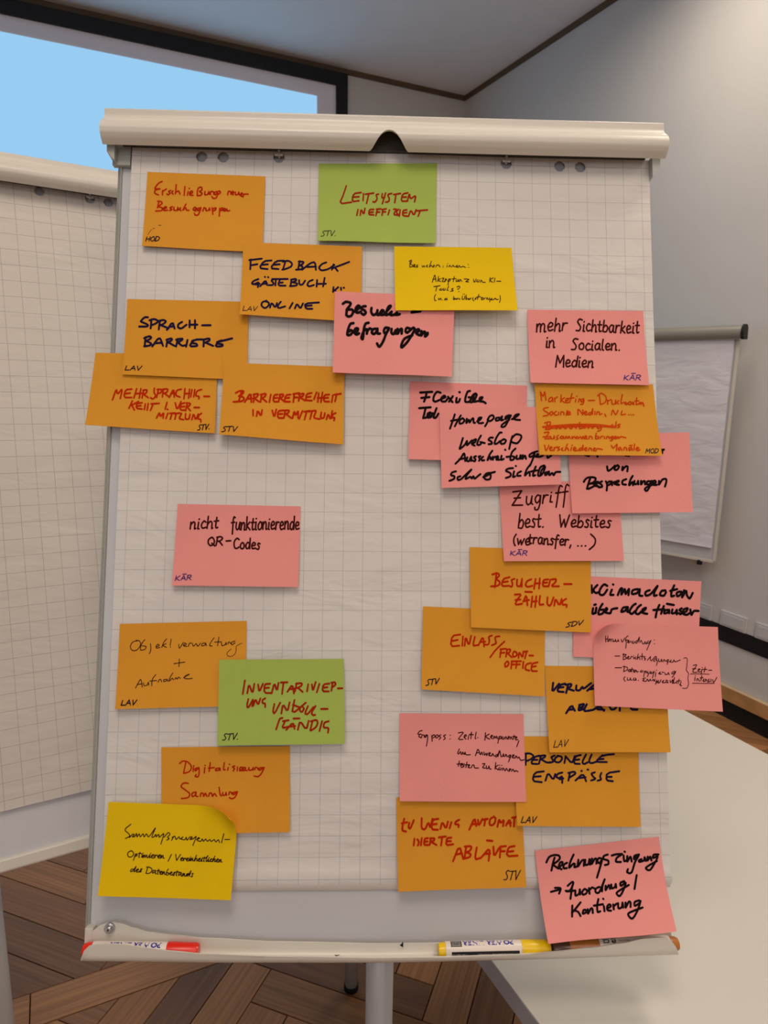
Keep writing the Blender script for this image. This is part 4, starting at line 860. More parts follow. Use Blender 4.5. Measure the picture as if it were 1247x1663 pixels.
 dict(id=18, trw=8, tr='150,150 155,205|172,150 172,200|152,180 175,175|180,195 195,180 185,178 182,200|200,200 205,180 215,178|222,185 218,200 235,195 240,180 245,200 260,195 262,182 270,200|290,180 300,205 320,168|350,150 330,170 335,210 330,258|325,190 350,185|345,205 362,195 352,190 350,210 370,205 378,195|395,195 385,210 400,215 408,200|430,190 415,205 428,212 450,160 445,205|455,205 470,195 460,190|475,205 480,220 495,215 500,200 508,222 520,205|530,195 515,210 530,215 552,190 530,240 515,275|580,185 582,187|582,218 584,220|235,327 277,327|310,305 308,360|305,312 335,315 320,330 340,345 310,360|345,345 360,335 350,330 348,352 368,350|372,350 378,332 390,332|400,335 400,352|401,322 402,323|420,335 408,345 420,355|440,310 430,355 445,335 455,358|475,305 472,360|455,330 490,330|500,330 492,345 505,350 495,365|520,365 548,332 545,352 555,370|560,365 590,332 600,340 575,365 585,375|605,350 595,365 610,370 600,410|620,352 622,375 640,370 645,355 650,378|660,378 668,358 680,375|700,358 688,370 700,378 708,360 695,400|715,378 730,362 722,378 745,380 755,362 765,378 810,362|237,430 293,430|318,415 312,465|305,420 340,425 345,445 312,465|365,445 350,455 365,465 370,445 375,465|385,430 382,465|372,445 398,445|395,460 410,450 400,468 415,465 420,450 430,468 440,462|470,452 458,465 475,468 480,455|495,460 488,510|492,470 510,458 505,475|525,462 515,475 530,478 520,510|540,480 545,460|560,465 548,478 562,480 580,462 570,500 565,520|595,470 590,510|600,452 602,454|620,480 635,468 625,485 645,485|650,470 665,470|675,475 680,490 700,485 705,472 712,492|760,460 735,475 745,485 772,462 750,500 738,515|325,510 312,525 325,550|345,518 345,538 365,535 370,520 375,540|382,538 384,539|405,520 395,535 412,540 418,522 422,540|440,540 442,541|505,520 480,525 490,535 480,545 505,550|510,548 520,530 532,550 545,530 550,545|560,545 575,532 580,550 590,530|605,540 595,555 610,550 590,575|620,540 615,565 632,555 640,535|650,555 665,540 655,560 680,560 685,540 700,545 690,560 705,560|720,540 725,560 745,535 740,570|760,515 750,565 770,560|780,545 778,568|800,530 792,570|785,548 815,545|820,555 810,575 822,590 805,580|925,410 955,407 920,465 957,470|918,440 948,438|965,455 985,445 972,440 968,465 990,465|1000,445 995,490|1003,428 1005,430|1030,425 1020,470|1005,445 1045,445|1060,452 1088,452|940,515 938,545|942,500 944,502|955,545 962,525 980,548|1000,500 992,545|985,520 1012,518|1010,545 1020,530 1015,550 1030,548 1035,530 1048,550|1065,530 1055,540 1068,552 1052,558|1080,530 1080,555|1095,535 1105,558 1132,515', m='pink', o=(955, 1005), sc=S23, q=[(43,34),(1142,72),(1187,818),(60,765)], lift=.007, curl='TL',
  lab='pink note right of the board with a curled corner, thin text ending Zeitintensiv', st=dict(THIN, w=8.5, c='ink_brown'),
  t=[],
  x=[([(840,348),(862,342),(872,360),(868,420),(864,452),(884,482),(878,520),(884,575),(866,610),(830,610)],6),([(900,485),(985,484),(1066,487)],6),([(918,566),(1010,568),(1110,568)],6)]),
 dict(id=14, m='pink', o=(805, 770), sc=S22, q=[(30,72),(1130,62),(1180,798),(75,802)], lift=.005,
  lab='pink note with neat black text Zugriff best. Websites (wetransfer, ...)', st=KAR,
  t=[('Z',152,250,292,290,148),('ugr',278,478,282,270,140),('i',495,525,258,258,120),('ff',548,665,250,250,160),('best.',205,448,498,488,140),('Websites',585,1058,488,494,122),('(we',160,315,650,655,105),('transfer,',300,700,640,662,104),('...',748,838,662,662,40),(')',862,918,672,672,135),('K\u0100R',132,290,748,748,46,VIO)]),
 dict(id=11, trw=22.4, tr='155,156 265,150|215,150 204,200 190,240|165,206 240,198|342,158 310,150 285,180 275,225 295,240 330,225|345,215 385,200 375,185 350,205 352,235 385,238 405,215|410,195 430,220 452,245|455,190 420,240|490,205 485,245 510,240 520,215|514,152 519,154|612,142 590,150 572,200 570,240 605,240 625,205 600,200|665,165 640,180 612,240 645,236 675,178 655,172 640,215 646,240 680,235|690,235 715,222 728,200 705,205 700,235 735,240 757,255|145,300 250,292|205,295 195,340 182,392|200,390 240,365 250,340 225,350 222,385 255,380 270,345|305,300 290,340 278,385 300,385 322,350', m='pink', o=(655, 610), sc=S22, q=[(60,52),(1140,92),(1130,805),(45,768)], lift=.006,
  lab='pink note with heavy black text Flexible, mostly under another pink note', st=dict(HEAVY, w=21),
  t=[]),
 dict(id=12, trw=20.2, tr='190,130 170,190 145,262|245,140 215,190 190,240|155,190 235,175|262,165 235,185 235,215 262,210 278,185 262,165|300,170 295,210 318,180 325,205 345,175 360,168 362,205 375,208|395,195 420,182 435,160 410,165 400,195 415,212 450,208|500,160 490,200 468,240|490,180 512,146 540,140 548,165 520,190 495,190|600,160 570,165 570,188 600,180 625,148 615,185 635,180|690,138 660,150 655,175 690,152 706,140 680,190 650,240 620,245 628,222 690,180|715,175 745,160 780,130 750,135 730,165 745,178 790,182|264,348 245,410 235,448 280,412 302,375 302,415 345,370|345,400 372,390 385,360 360,370 350,405 372,418|430,325 405,370 395,408 420,410 435,390 425,385 465,395|540,345 515,345 500,365 525,380 530,400 500,405|620,298 600,302 570,350 555,398 580,398 604,376|640,360 615,375 615,400 645,398 660,370 640,358|720,330 705,380 690,450|712,352 750,315 795,322 800,350 765,395 720,388 705,375|195,585 240,540 275,490 285,560|230,545 290,532|305,525 300,555 320,560 340,520 340,560|385,515 365,525 380,545 372,562 355,555|425,515 408,520 420,540 412,558|450,520 435,535 440,555 460,552|535,465 510,500 490,552 512,520 522,546 540,520 540,548|545,530 565,520 575,540 590,525 580,515 572,545 598,548|620,510 615,548 640,540|652,454 655,458|665,522 700,518|748,445 715,480 700,545 725,548 740,525 722,516|760,510 758,540 785,535 795,505 795,540|815,505 812,540 835,510 845,540|950,470 915,480 880,500 878,520 905,515 925,490 900,560 880,605|925,520 955,505 950,495 938,520 975,520 1000,510|1040,515 1045,530 1078,510|200,655 165,665 155,690 185,700 180,725 140,742|240,700 215,710 218,732 245,728 285,690 342,638 300,690 290,725 330,705 345,720 360,700 372,722 400,700 425,680|450,708 490,692 512,670 480,675 458,705 475,730 512,725 520,692 502,678|500,675 558,660|725,625 680,630 660,650 700,670 700,700 660,715|735,655 725,705 745,700|750,604 753,607|800,655 770,670 765,695 795,695|885,590 850,640 835,692 862,665 876,662 880,695|935,610 915,660 910,695 930,690|890,656 948,645|1012,600 975,620 955,690 985,690 1010,650 1020,610 985,650 978,690|1040,660 1020,670 1025,690 1050,670 1056,655 1060,690 1085,670 1100,690 1118,662 1160,660', m='pink', o=(705, 650), sc=S22, q=[(48,68),(1148,60),(1168,775),(70,808)], lift=.006,
  lab='pink note with heavy black text Homepage Webshop Ausschreibungen schwer sichtbar', st=dict(HEAVY, w=18),
  t=[]),
 dict(id=13, trw=21.3, tr='165,276 205,286|278,272 284,294|540,280 575,284|372,382 380,422 405,412 432,388 445,375|470,372 445,388 442,412 465,412 482,386 468,370|515,385 512,418 540,385 562,386 558,428|157,525 178,495 215,482 265,490 252,525 205,545|216,495 200,540 186,590|200,545 240,540 252,562 200,590|255,555 280,542 290,525 265,530 262,560 290,565|325,520 300,535 320,550 325,570 295,575|360,520 372,545 368,605|368,540 395,520 412,535 385,555|415,520 418,556|420,535 446,524|440,545 470,530 480,515 460,520 455,548 482,552|548,500 515,515 515,545 545,550|608,470 585,510 575,556 600,530 612,530 610,556|625,515 625,545 650,540 658,515 660,548|685,515 685,548 705,520 720,520 722,548|775,520 745,520 738,545 765,545 785,515 770,560 740,606 720,595 735,575 790,550 820,530 815,515 798,520 795,550 830,552|850,515 850,550 880,505 912,498 918,520 905,568', m='pink', o=(920, 690), sc=S22, q=[(8,95),(1132,68),(1163,803),(52,815)], lift=.006,
  lab='pink note over the right board edge with heavy text von Besprechungen', st=dict(HEAVY, w=20),
  t=[],
  x=[([(868,228),(880,232),(894,228)],22),([(880,236),(881,262)],16)]),
 dict(id=10, trw=13.0, tr='98,148 110,232|98,150 125,190 138,150 150,228|205,200 180,210 178,240 205,230 210,205 214,240|228,205 232,242|232,215 256,195|290,178 285,245|320,205 292,225 322,248|335,235 355,225 345,210 330,225 338,250 366,245|390,165 370,245|358,211 407,205|425,215 420,245|432,190 434,192|450,245 455,215 470,222|497,213 470,225 478,245 500,223 490,262 468,265|540,230 597,228|640,170 650,262|625,187 660,163 702,197 695,245 650,268|715,225 718,265|720,235 747,220|755,228 758,262 785,258 790,225 795,262|820,230 805,245 817,262|852,175 840,255 870,245 877,265|885,245 890,268 905,250|920,240 905,260 925,268 935,248 920,240|945,265 952,245 960,268|985,205 980,265 997,262|968,235 1002,232|1005,262 1015,245 1020,265 1035,245 1040,262|1045,255 1050,282|170,295 135,300 130,320 170,345 165,365 126,372|205,330 185,345 195,365 215,350 205,330|245,330 225,345 235,365 252,362|268,335 265,362|285,362 290,335 312,338 315,360|345,320 335,365|345,352 372,340 360,330 345,345 352,362 377,355|445,362 445,310 478,345 487,360 489,315|500,350 525,340 515,328 500,345 515,362 532,355|565,340 545,345 545,360 565,355 580,305 577,358|600,330 598,360|615,360 620,335 640,338 642,360 665,350|690,355 701,376|752,362 765,318 790,360 812,320|850,325 842,360 882,355|910,360 913,361|930,360 933,361|952,360 956,361|165,430 150,490|138,436 185,425 190,450 160,462|165,465 195,475 185,495 145,495|200,485 230,465 245,490 265,465 280,490 300,465 330,490 350,465 380,490 400,470 430,485|460,430 458,485 490,480 490,460|500,465 505,485 530,462 540,485 560,462 575,485 600,465|650,465 620,475 635,490 655,470 655,500 625,513|745,465 762,450|795,425 790,480|832,450 810,455 827,472 808,480|135,525 178,522 145,568|123,564 187,561|140,581 187,580|195,560 198,580 220,578 225,555 228,580|265,550 248,565 262,580 245,590|300,555 280,570 300,580 312,560 317,580|330,580 335,558 352,578 360,558 375,578|390,560 392,580 408,560 425,580 430,560|440,560 445,582 465,562 480,582 490,560 500,582|505,575 525,562 512,555 505,575 530,582|545,582 550,560 572,565 575,582|612,530 605,580 635,575 630,560 608,562|650,580 655,562 674,558|690,562 688,580|705,580 712,562 730,565 732,580|765,558 745,568 755,580 768,562 760,592 743,599|775,578 795,565 785,560 778,578 800,580 812,562 820,578 840,562 884,572|138,640 152,690 177,640|185,675 205,665 195,655 183,670 195,690 214,685|225,660 225,690|228,668 252,655|275,655 258,665 275,680 258,690|305,665 292,678 307,690|347,630 325,688 345,665 360,690|385,660 380,690|390,640 392,642|405,680 425,672 412,660 402,680 420,692 442,688|475,665 455,675 460,690 478,680 492,640 487,688|505,682 525,672 515,662 502,680 522,692|540,690 548,668 565,672 570,690|585,685 602,672 592,668 585,688 610,692 620,672 667,680|750,643 770,667 802,633 797,688|835,660 815,670 820,688 840,672 847,688|865,688 870,662 890,668 893,688|935,660 912,670 918,688 940,672 944,688|918,645 942,642|965,630 960,685|980,678 1002,668 990,660 978,678 995,690 1014,682', m='orange', o=(860, 610), sc=S22, q=[(45,72),(1135,80),(1222,738),(92,728)], lift=.009,
  lab='orange note with small red text Marketing, Kan\u00e4le and one struck-out line', st=dict(c='ink_orange', w=13, k=.15, s=.05, f=1, j=1),
  t=[('MOD',1066,1186,714,712,45,dict(SIG, w=8))],
  x=[([(120,470),(300,455),(460,448),(640,452),(770,470)],12),([(122,478),(320,466),(520,460),(790,480)],11),([(150,490),(400,472),(640,470),(800,462)],9)]),
 dict(id=9, m='pink', o=(850, 490), sc=S22, q=[(35,72),(1103,85),(1158,768),(65,745)], lift=.008,
  lab='pink note with neat black text mehr Sichtbarkeit in Socialen Medien', st=KAR,
  t=[('mehr',120,400,278,265,132),('Sichtbarkeit',485,1065,270,292,120),('in',205,290,425,425,115),('Socialen.',442,892,440,452,110),('Medien',297,645,598,605,112),('K\u0100R',922,1080,722,722,50,VIO)]),
 dict(id=15, m='pink', o=(270, 810), sc=S23, q=[(100,45),(1183,67),(1160,778),(48,763)], lift=.006,
  lab='pink note standing alone in the left middle, black text nicht funktionierende QR-Codes', st=dict(KAR, w=16),
  t=[('nicht',210,460,268,256,112),('funktionierende',575,1172,275,270,122),('QR',365,497,415,410,84),('-',522,572,402,402,76),('Codes',592,825,438,446,100),('K\u0100R',80,222,720,715,48,VIO)]),
 dict(id=21, trw=7.7, tr='235,220 195,230 172,270 190,305 230,300 262,255 250,220 222,218|300,210 270,250 262,300 300,295 310,270 275,265|350,245 352,300 338,334|400,275 425,262 415,250 398,270 405,285 432,278|492,203 465,235 448,280|487,245 460,262 490,278|532,205 522,262|524,274 526,277|598,250 605,285 637,235|640,265 665,250 650,240 640,265 672,270|685,270 690,245 712,240|720,245 728,268 752,245 765,268 790,240|830,240 805,245 802,265 828,258 835,240 842,265|910,193 880,235 870,262 892,265|952,188 940,265|913,232 972,228|975,235 978,262 1005,255 1015,235 1018,255|1030,250 1040,230 1057,245|1092,222 1062,235 1068,255 1095,236|603,380 600,448|556,421 652,408|218,637 262,560 277,630|235,605 277,598|290,590 292,615 320,610 330,585 334,612|397,518 365,560 360,617|343,576 402,570|415,585 428,562 440,562 447,582|485,560 465,565 468,580 490,570 495,558 500,578|547,503 520,545 512,577 540,550 552,565|565,560 572,545 585,558 595,540 612,552|640,545 665,530 692,514 655,530 650,550 680,555 717,550', m='orange', o=(180, 1000), sc=S23, q=[(78,72),(1195,45),(1180,793),(38,823)], lift=.006,
  lab='orange note with thin cursive text Objektverwaltung + Aufnahme', st=dict(c='ink_thin', w=7, k=.1, s=.15, j=1, f=1),
  t=[('LAV',92,225,788,785,50,dict(SIG, w=11))],
  x=[([(1060,290),(1025,325),(1030,352),(1070,355),(1100,320),(1105,270),(1130,252),(1155,240)],5)]),
 dict(id=25, trw=14.3, tr='265,185 245,285|208,198 235,176 280,182 316,225 300,270 245,288|335,235 333,270|337,219 339,221|385,235 352,245 355,265 385,240 387,290 375,320 352,315 360,300|440,235 435,285|442,214 444,216|490,190 480,270|474,241 527,235|575,240 545,245 540,262 570,258 578,240 582,262|620,190 612,250 627,255|655,235 650,260|665,204 668,206|715,220 695,228 712,245 700,268|740,230 738,265|760,265 765,235 790,235 775,255 765,262 800,262 815,240 800,235 795,258 830,262|845,235 845,258 875,255 885,235 885,258|900,255 905,235 925,238 930,255|987,235 942,240 945,260 982,238 960,290 930,318 893,312|287,380 245,378 222,410 260,440 300,475 285,510 226,520|355,460 325,470 325,500 350,490 360,460 358,495 377,500|400,500 405,470 425,475 430,500 445,472 460,500|475,500 485,470 505,475 510,500 530,475 547,498|572,417 580,480 592,495|605,465 605,490 630,485 635,465 640,490|660,485 668,460 685,465 690,480|740,458 700,465 705,485 737,463 720,505 690,522 666,512', m='orange', o=(255, 1205), sc=S22, q=[(38,50),(1220,38),(1222,830),(35,855)], lift=.006,
  lab='orange note with red cursive text Digitalisierung Sammlung', st=dict(c='ink_red', w=14, k=.15, s=.05, j=1, f=1),
  t=[]),
 dict(id=22, trw=19.2, ts='298,255 280,380|320,375 335,285 370,380 385,285|420,290 430,365 465,285|530,285 480,290 475,370 545,372|480,325 520,322|545,375 570,275 595,355 608,275|655,275 640,380|630,275 690,272|690,360 735,290 750,375|705,335 760,330|775,280 760,355|770,285 825,278 820,305 780,325|790,325 830,360|880,290 870,355|915,290 925,355 950,270|985,285 960,365|1075,285 1020,290 1010,355 1070,355|1015,322 1060,318|1105,280 1095,350|1095,275 1130,270 1135,295 1105,315|1155,327 1195,327|330,425 315,490 330,510 372,432|372,440 365,492|375,490 395,425 420,485 440,420|485,420 460,435 460,465 485,465 485,500|570,470 555,540 570,565 625,460|635,560 650,470 690,545 710,455|755,435 730,570 860,460|740,480 800,500|815,495 800,525 820,550 845,515 825,495|880,490 850,560 875,570 930,500|950,490 910,555 925,578 945,570|1000,518 1060,518|645,600 620,605 600,665 585,705|650,630 700,622|665,635 640,695 700,680|680,710 740,640 755,700|700,680 760,675|745,605 800,605|785,710 805,625 865,710 885,625|920,630 900,715|905,630 960,615 970,650 950,690 905,715|1010,630 985,720|1070,630 1030,640 1020,690 1070,690 1062,735', m='green', o=(345, 1060), sc=S22, q=[(60,65),(1207,57),(1217,840),(45,855)], lift=.005,
  lab='green note in the lower left with red text INVENTARISIERUNG UNVOLLST\u00c4NDIG', st=dict(RED, c='ink_rust', w=17),
  t=[('STV.',92,242,805,800,64,SIG)]),
 dict(id=26, trw=8.8, tr='312,236 272,268 262,290 290,315 302,340 265,360|300,352 330,322 342,330 325,346 348,342 362,316 367,346 386,320 396,346 420,320 430,346 450,320 465,346 490,322 528,268 497,345 516,346 532,325 536,346 556,325 562,350 585,330 602,324 576,411|605,350 640,310 656,325 634,350 650,362 628,376|690,342 670,378|675,352 700,342 710,371 735,346 745,366 772,346 756,366 786,371 800,350 806,376 830,350 852,350 832,370 862,362 887,345 858,422|890,370 916,360 905,354 895,376 926,386 940,365 951,386 970,366 986,386 1006,370 1020,387 1046,371 1060,391 1082,372 1092,396|1131,318 1110,398|1140,370 1182,369', m='yellow', o=(155, 1295), sc=S23, q=[(115,40),(1262,82),(1190,905),(20,868)], lift=.008, curl='TR',
  lab='yellow note at the bottom left with a curled corner and thin text Sammlungsmanagement', st=dict(THIN, w=9),
  t=[('Optimieren',278,610,525,538,62),('/',640,668,552,552,52),('Vereinheitlichen',700,1118,556,570,58),('des',305,412,655,658,58),('Datenbestands',446,862,668,702,60)]),
 dict(id=28, trw=19.0, tr='135,252 158,208 200,192 238,198 240,228 192,266|202,212 188,260 176,318|190,272 232,302|235,290 262,272 265,250 245,255 235,290 258,308|302,255 278,270 275,298 300,298|356,188 330,245 320,295 350,265 365,265 362,290 382,285|395,230 390,285 420,240 440,235 438,280|450,230 450,270 475,265 485,225 488,270|505,220 502,265 525,225 540,225 540,262|585,222 560,217 548,240 565,258 586,228 570,290 545,375|632,188 600,200 600,225 635,237 636,265 610,273|665,196 700,186 748,184|742,190 705,215 700,245 738,248|760,195 765,240 780,236|768,164 771,167|790,200 790,245 815,205 826,245|885,188 850,197 846,225 882,196 852,250 825,332 790,332 795,306|905,225 885,235 890,247 925,235 930,210 940,240|955,205 955,237 975,205 986,237|1042,188 1005,190 1000,216 1036,205 1010,260 975,312 945,306 950,286 1030,240|308,442 345,410 352,427 326,480 292,482|300,487 370,480|345,440 330,547|370,480 372,520 400,505 406,470 408,512|440,470 425,490 430,512 455,506 466,480 445,466|480,460 485,506|485,475 505,455 522,462|565,450 535,465 535,493 565,490 607,388 590,440 586,486|615,440 615,476 640,435 650,466|660,430 665,461 690,450 696,425 700,456|765,403 735,416 740,441 776,415 760,470 730,522 705,507 715,486 802,434|866,354 848,466|345,600 343,690|412,575 375,622 342,660 358,642 392,652 411,686|435,640 430,666 455,656 452,636 435,638|470,630 472,666 495,625 508,630 510,661|556,548 546,600 550,651 570,646|520,601 592,590|600,605 605,646|594,545 597,548|625,625 655,607 645,590 628,605 630,636 657,641|675,590 680,631|680,605 702,584|715,580 718,621 745,611 750,575 755,616|775,575 775,616 800,570 815,575 815,611|885,558 850,570 850,601 886,580 896,565 870,640 830,702 800,682 805,656 912,615', m='pink', o=(860, 1350), sc=S25, q=[(42,158),(1048,45),(1192,812),(150,913)], lift=.027, wave=-.001,
  lab='tilted pink note at the bottom right with heavy text Rechnungseingang', st=dict(HEAVY, w=18),
  t=[],
  x=[([(172,490),(210,480),(250,470)],18),([(205,458),(250,462),(238,504)],18)]),
]
MI = MAIN.inverted(); CO = MI @ Vector((0, 0, H)); MR = MI.to_3x3()
def unproj(px, py, wv):
    d = MR @ ray(px, py); k = (wv-CO.z)/d.z; return CO.x+d.x*k, CO.y+d.y*k
placed = []
def make_note(nd):
    sc = nd['sc']; ox, oy = nd['o']; L = nd['lift']; wave = nd.get('wave', 0)
    P = [(ox+x*sc, oy+y*sc) for x, y in nd['q']]
    def prof(t, s=.5): return L*(.15*t+.85*t*t)+wave*math.sin(s*math.pi*2)*t
    def quad(base):
        hs = [base, base, base+prof(1), base+prof(1)]
        return [unproj(p[0], p[1], h) for p, h in zip(P, hs)]
    def bil(Q, s, t):
        return tuple((Q[0][i]*(1-s)+Q[1][i]*s)*(1-t)+(Q[3][i]*(1-s)+Q[2][i]*s)*t for i in (0, 1))
    def inv(Q, x, y):
        s = t = .5
        for _ in range(8):
            f = bil(Q, s, t); e = 1e-4; fs_ = bil(Q, s+e, t); ft = bil(Q, s, t+e)
            a = (fs_[0]-f[0])/e; b = (ft[0]-f[0])/e; c = (fs_[1]-f[1])/e; d = (ft[1]-f[1])/e
            det = a*d-b*c; rx, ry = x-f[0], y-f[1]
            s += (d*rx-b*ry)/det; t += (-c*rx+a*ry)/det
            s = max(-.5, min(1.5, s)); t = max(-.5, min(1.5, t))
        return s, t
    base = .0022; Q = quad(base); need = base
    for i in range(21):
        for j in range(21):
            s, t = i/20, j/20; u, v = bil(Q, s, t)
            for pq, pinv, ph in placed:
                a, b = pinv(pq, u, v)
                if -.01 <= a <= 1.01 and -.01 <= b <= 1.01: need = max(need, ph(a, b)+.0007-prof(t, s))
    base = need; Q = quad(base)
    placed.append((Q, inv, lambda a, b, base=base, prof=prof: base+prof(b, a)))
    curl = nd.get('curl'); W_, H_ = math.dist(Q[0], Q[1]), math.dist(Q[0], Q[3])
    def surf(s, t, off=0.0):
        u, v = bil(Q, s, t); h = base+prof(t, s)
        if curl:
            c = Q[0] if curl == 'TL' else Q[1]
            dx, dy = (-.62, .78) if curl == 'TL' else (.66, .75)
            reach, r = (.028, .020) if curl == 'TL' else (.034, .024)
            x = (u-c[0])*dx+(v-c[1])*dy+reach
            if x > 0:
                th = min(x/r, 2.2); u += dx*(-x+r*math.sin(th)); v += dy*(-x+r*math.sin(th)); h += r*(1-math.cos(th))
        # slight paper unevenness
        h += .0003*math.sin(7*s+nd['id'])*t
        return Vector((u, v, h+off))
    cen = surf(.5, .02)
    OM = MAIN @ Matrix.Translation(cen)
    n1, n2 = (28, 20) if curl else (18, 12)
    vs = []; fs = []; th = .00035
    for lay in (0, 1):
        for i in range(n1+1):
            for j in range(n2+1): vs.append(surf(i/n1, j/n2, -th*lay)-cen)
    N = (n1+1)*(n2+1)
    for i in range(n1):
        for j in range(n2):
            a = i*(n2+1)+j; fs.append((a, a+1, a+n2+2, a+n2+1)); fs.append((N+a, N+a+n2+1, N+a+n2+2, N+a+1))
    for i in range(n1):
        a = i*(n2+1); fs.append((a, a+n2+1, N+a+n2+1, N+a)); a += n2; fs.append((a, N+a, N+a+n2+1, a+n2+1))
    for j in range(n2):
        a = j; fs.append((a, N+a, N+a+1, a+1)); a = n1*(n2+1)+j; fs.append((a, a+1, N+a+1, N+a))
    o = mesh_obj('sticky_note', vs, fs, M[nd['m']], None, OM)
    auto_smooth(o, 30)
    tag(o, nd['lab'], 'sticky note', 'sticky notes on the middle flip chart')
    def Smap(x, y, lift):
        px, py = ox+x*sc, oy+y*sc; h = base+prof(.5)
        for _ in range(3):
            u, v = unproj(px, py, h); s, t = inv(Q, u, v); h = base+prof(t, s)
        p = surf(s, t, .00022+lift); return p-cen
    groups = {}
    rng = random.Random(nd['id']*13+1)
    st0 = nd['st']
    for wd in nd['t']:
        txt, xl, xr, yl, yr, hg = wd[:6]; st = wd[6] if len(wd) > 6 else st0
        if hg <= 2: continue
        for s in word(txt, xl, xr-st.get('s', 0)*hg*.5, yl, yr, hg-st['w']*.5, st.get('s', 0), st.get('j', 0), .045, rng, G2 if st.get('f') else G):
            groups.setdefault((st['c'], bool(st.get('sig'))), []).append((s, st['w'], st.get('k', 0)))
    for s in nd.get('tr', '').split('|'):
        if s: groups.setdefault((st0['c'], False), []).append((smooth_pts([tuple(float(c) for c in q.split(',')) for q in s.split()], 4), nd['trw'], .08))
    for s in nd.get('ts', '').split('|'):
        if s:
            pp = [tuple(float(c)+rng.uniform(-1.2, 1.2) for c in q.split(',')) for q in s.split()]
            # slightly rounded corners, as a felt tip draws them
            if len(pp) > 2:
                qq = [pp[0]]
                for a, c, e in zip(pp, pp[1:], pp[2:]):
                    for k in (.22, ): qq.append((c[0]+(a[0]-c[0])*k, c[1]+(a[1]-c[1])*k)); qq.append((c[0]+(e[0]-c[0])*k, c[1]+(e[1]-c[1])*k))
                pp = qq+[pp[-1]]
            groups.setdefault((st0['c'], False), []).append((pp, nd['trw'], st0.get('k', 0)*.6))
    for ex in nd.get('x', []):
        c = ex[2] if len(ex) > 2 else st0['c']
        groups.setdefault((c, len(ex) > 2), []).append((smooth_pts(list(ex[0]), 4), ex[1], 0))
    for (c, sig), items in groups.items():
        V, F = [], []
        for n_, (s, w_, k_) in enumerate(items): ribbon(V, F, s, w_, Smap, 1.2e-6*n_, k_)
        ob = mesh_obj('initials' if sig else 'handwriting', V, F, M[c], o, OM)
    return o
for nd in NOTES: make_note(nd)

# ------------------------------------------------------------------ markers lying in the tray
def text_mesh(txt, size, bold=.0):
    cu = bpy.data.curves.new('lettering', 'FONT'); cu.body = txt; cu.size = size; cu.offset = bold; cu.resolution_u = 2
    ob = bpy.data.objects.new('lettering', cu); C.objects.link(ob)
    dg = bpy.context.evaluated_depsgraph_get(); me = bpy.data.meshes.new_from_object(ob.evaluated_get(dg))
    bpy.data.objects.remove(ob); vs = [v.co.copy() for v in me.vertices]; fs = [tuple(p.vertices) for p in me.polygons]
    return vs, fs
RB = .0093
def lathe(profile, n=32):
    """profile of (x, r) along the marker axis"""
    b = MB(); b.tube([(x_, 0, 0) for x_, r_ in profile], [max(r_, 1e-4) for x_, r_ in profile], n); return b
MARK = {'red': mat('marker_red', srgb(225, 38, 18), .3, .5), 'yellow': mat('marker_yellow', srgb(238, 196, 10), .3, .5), 'brown': mat('marker_ochre', srgb(176, 108, 44), .3, .5),
        'clear': mat('marker_smoke', srgb(92, 58, 44), .25, .5)}
LABELW = mat('marker_label', srgb(226, 214, 204), .35, .5); BLUE = mat('print_blue', srgb(40, 34, 150), .4); BLK = mat('print_black', srgb(22, 20, 22), .4); WHT = mat('print_white', srgb(200, 196, 190), .4)
GRY = mat('print_grey', srgb(120, 116, 116), .4)
def marker(label, col, x0, x1, ysurf, capcol, cap_from, flip, texts, roll=0, wz=.0135):
    """marker lying along the tray between photo columns x0..x1; axis at board-height of the tray floor"""
    a = g(x0, ysurf, wz); b = g(x1, ysurf, wz); wz = TCW
    a.z = b.z = wz; a.y = ev(botc, a.x)+.0018+RB+.0002; b.y = ev(botc, b.x)+.0018+RB+.0002
    ctr = Vector(((a.x+b.x)/2, (a.y+b.y)/2, wz)); L = (b-a).length; d = (b-a).normalized()
    zc = Vector((0, 0, 1)); yy = zc.cross(d).normalized(); R = Matrix((d, yy, zc)).transposed()
    MW = MAIN @ Matrix.Translation(ctr) @ R.to_4x4()
    root = empty('marker_pen'); root.matrix_basis = MW; tag(root, label, 'marker')
    h = L/2
    sgn = -1 if flip else 1
    def seg(name, m_, xa, xb, prof, par=root):
        p = [(xa+(xb-xa)*k, r_) for k, r_ in prof]
        o = lathe(p).build(name, m_, par, MW if par is root else MW); auto_smooth(o, 40); return o
    return root, MW, h, seg
def wrap_text(root, MW, parent, txt, size, xc, ang, m_, r_=RB+.00012, rot=math.pi, bold=0, sx=1.0):
    vs, fs = text_mesh(txt, size, bold)
    xs = [v.x for v in vs]; ys = [v.y for v in vs]; mx = (min(xs)+max(xs))/2; my = (min(ys)+max(ys))/2
    out = []
    for v in vs:
        x_, y_ = (v.x-mx)*sx, v.y-my
        if rot: x_, y_ = -x_, -y_
        a = ang+y_/r_; out.append((xc+x_, r_*math.sin(a), r_*math.cos(a)))
    o = mesh_obj('lettering', out, fs, m_, parent, None); o.parent = parent
    o.matrix_basis = Matrix(); return o
def patch(parent, x0, x1, a0, a1, m_, name, r_=RB+.00006, n=8):
    vs = []; fs = []
    for i in range(n+1):
        a = a0+(a1-a0)*i/n
        vs += [(x0, r_*math.sin(a), r_*math.cos(a)), (x1, r_*math.sin(a), r_*math.cos(a))]
    for i in range(n): fs.append((2*i, 2*i+1, 2*i+3, 2*i+2))
    o = mesh_obj(name, vs, fs, m_, parent, None); o.parent = parent; o.matrix_basis = Matrix(); return o
SP = 1545
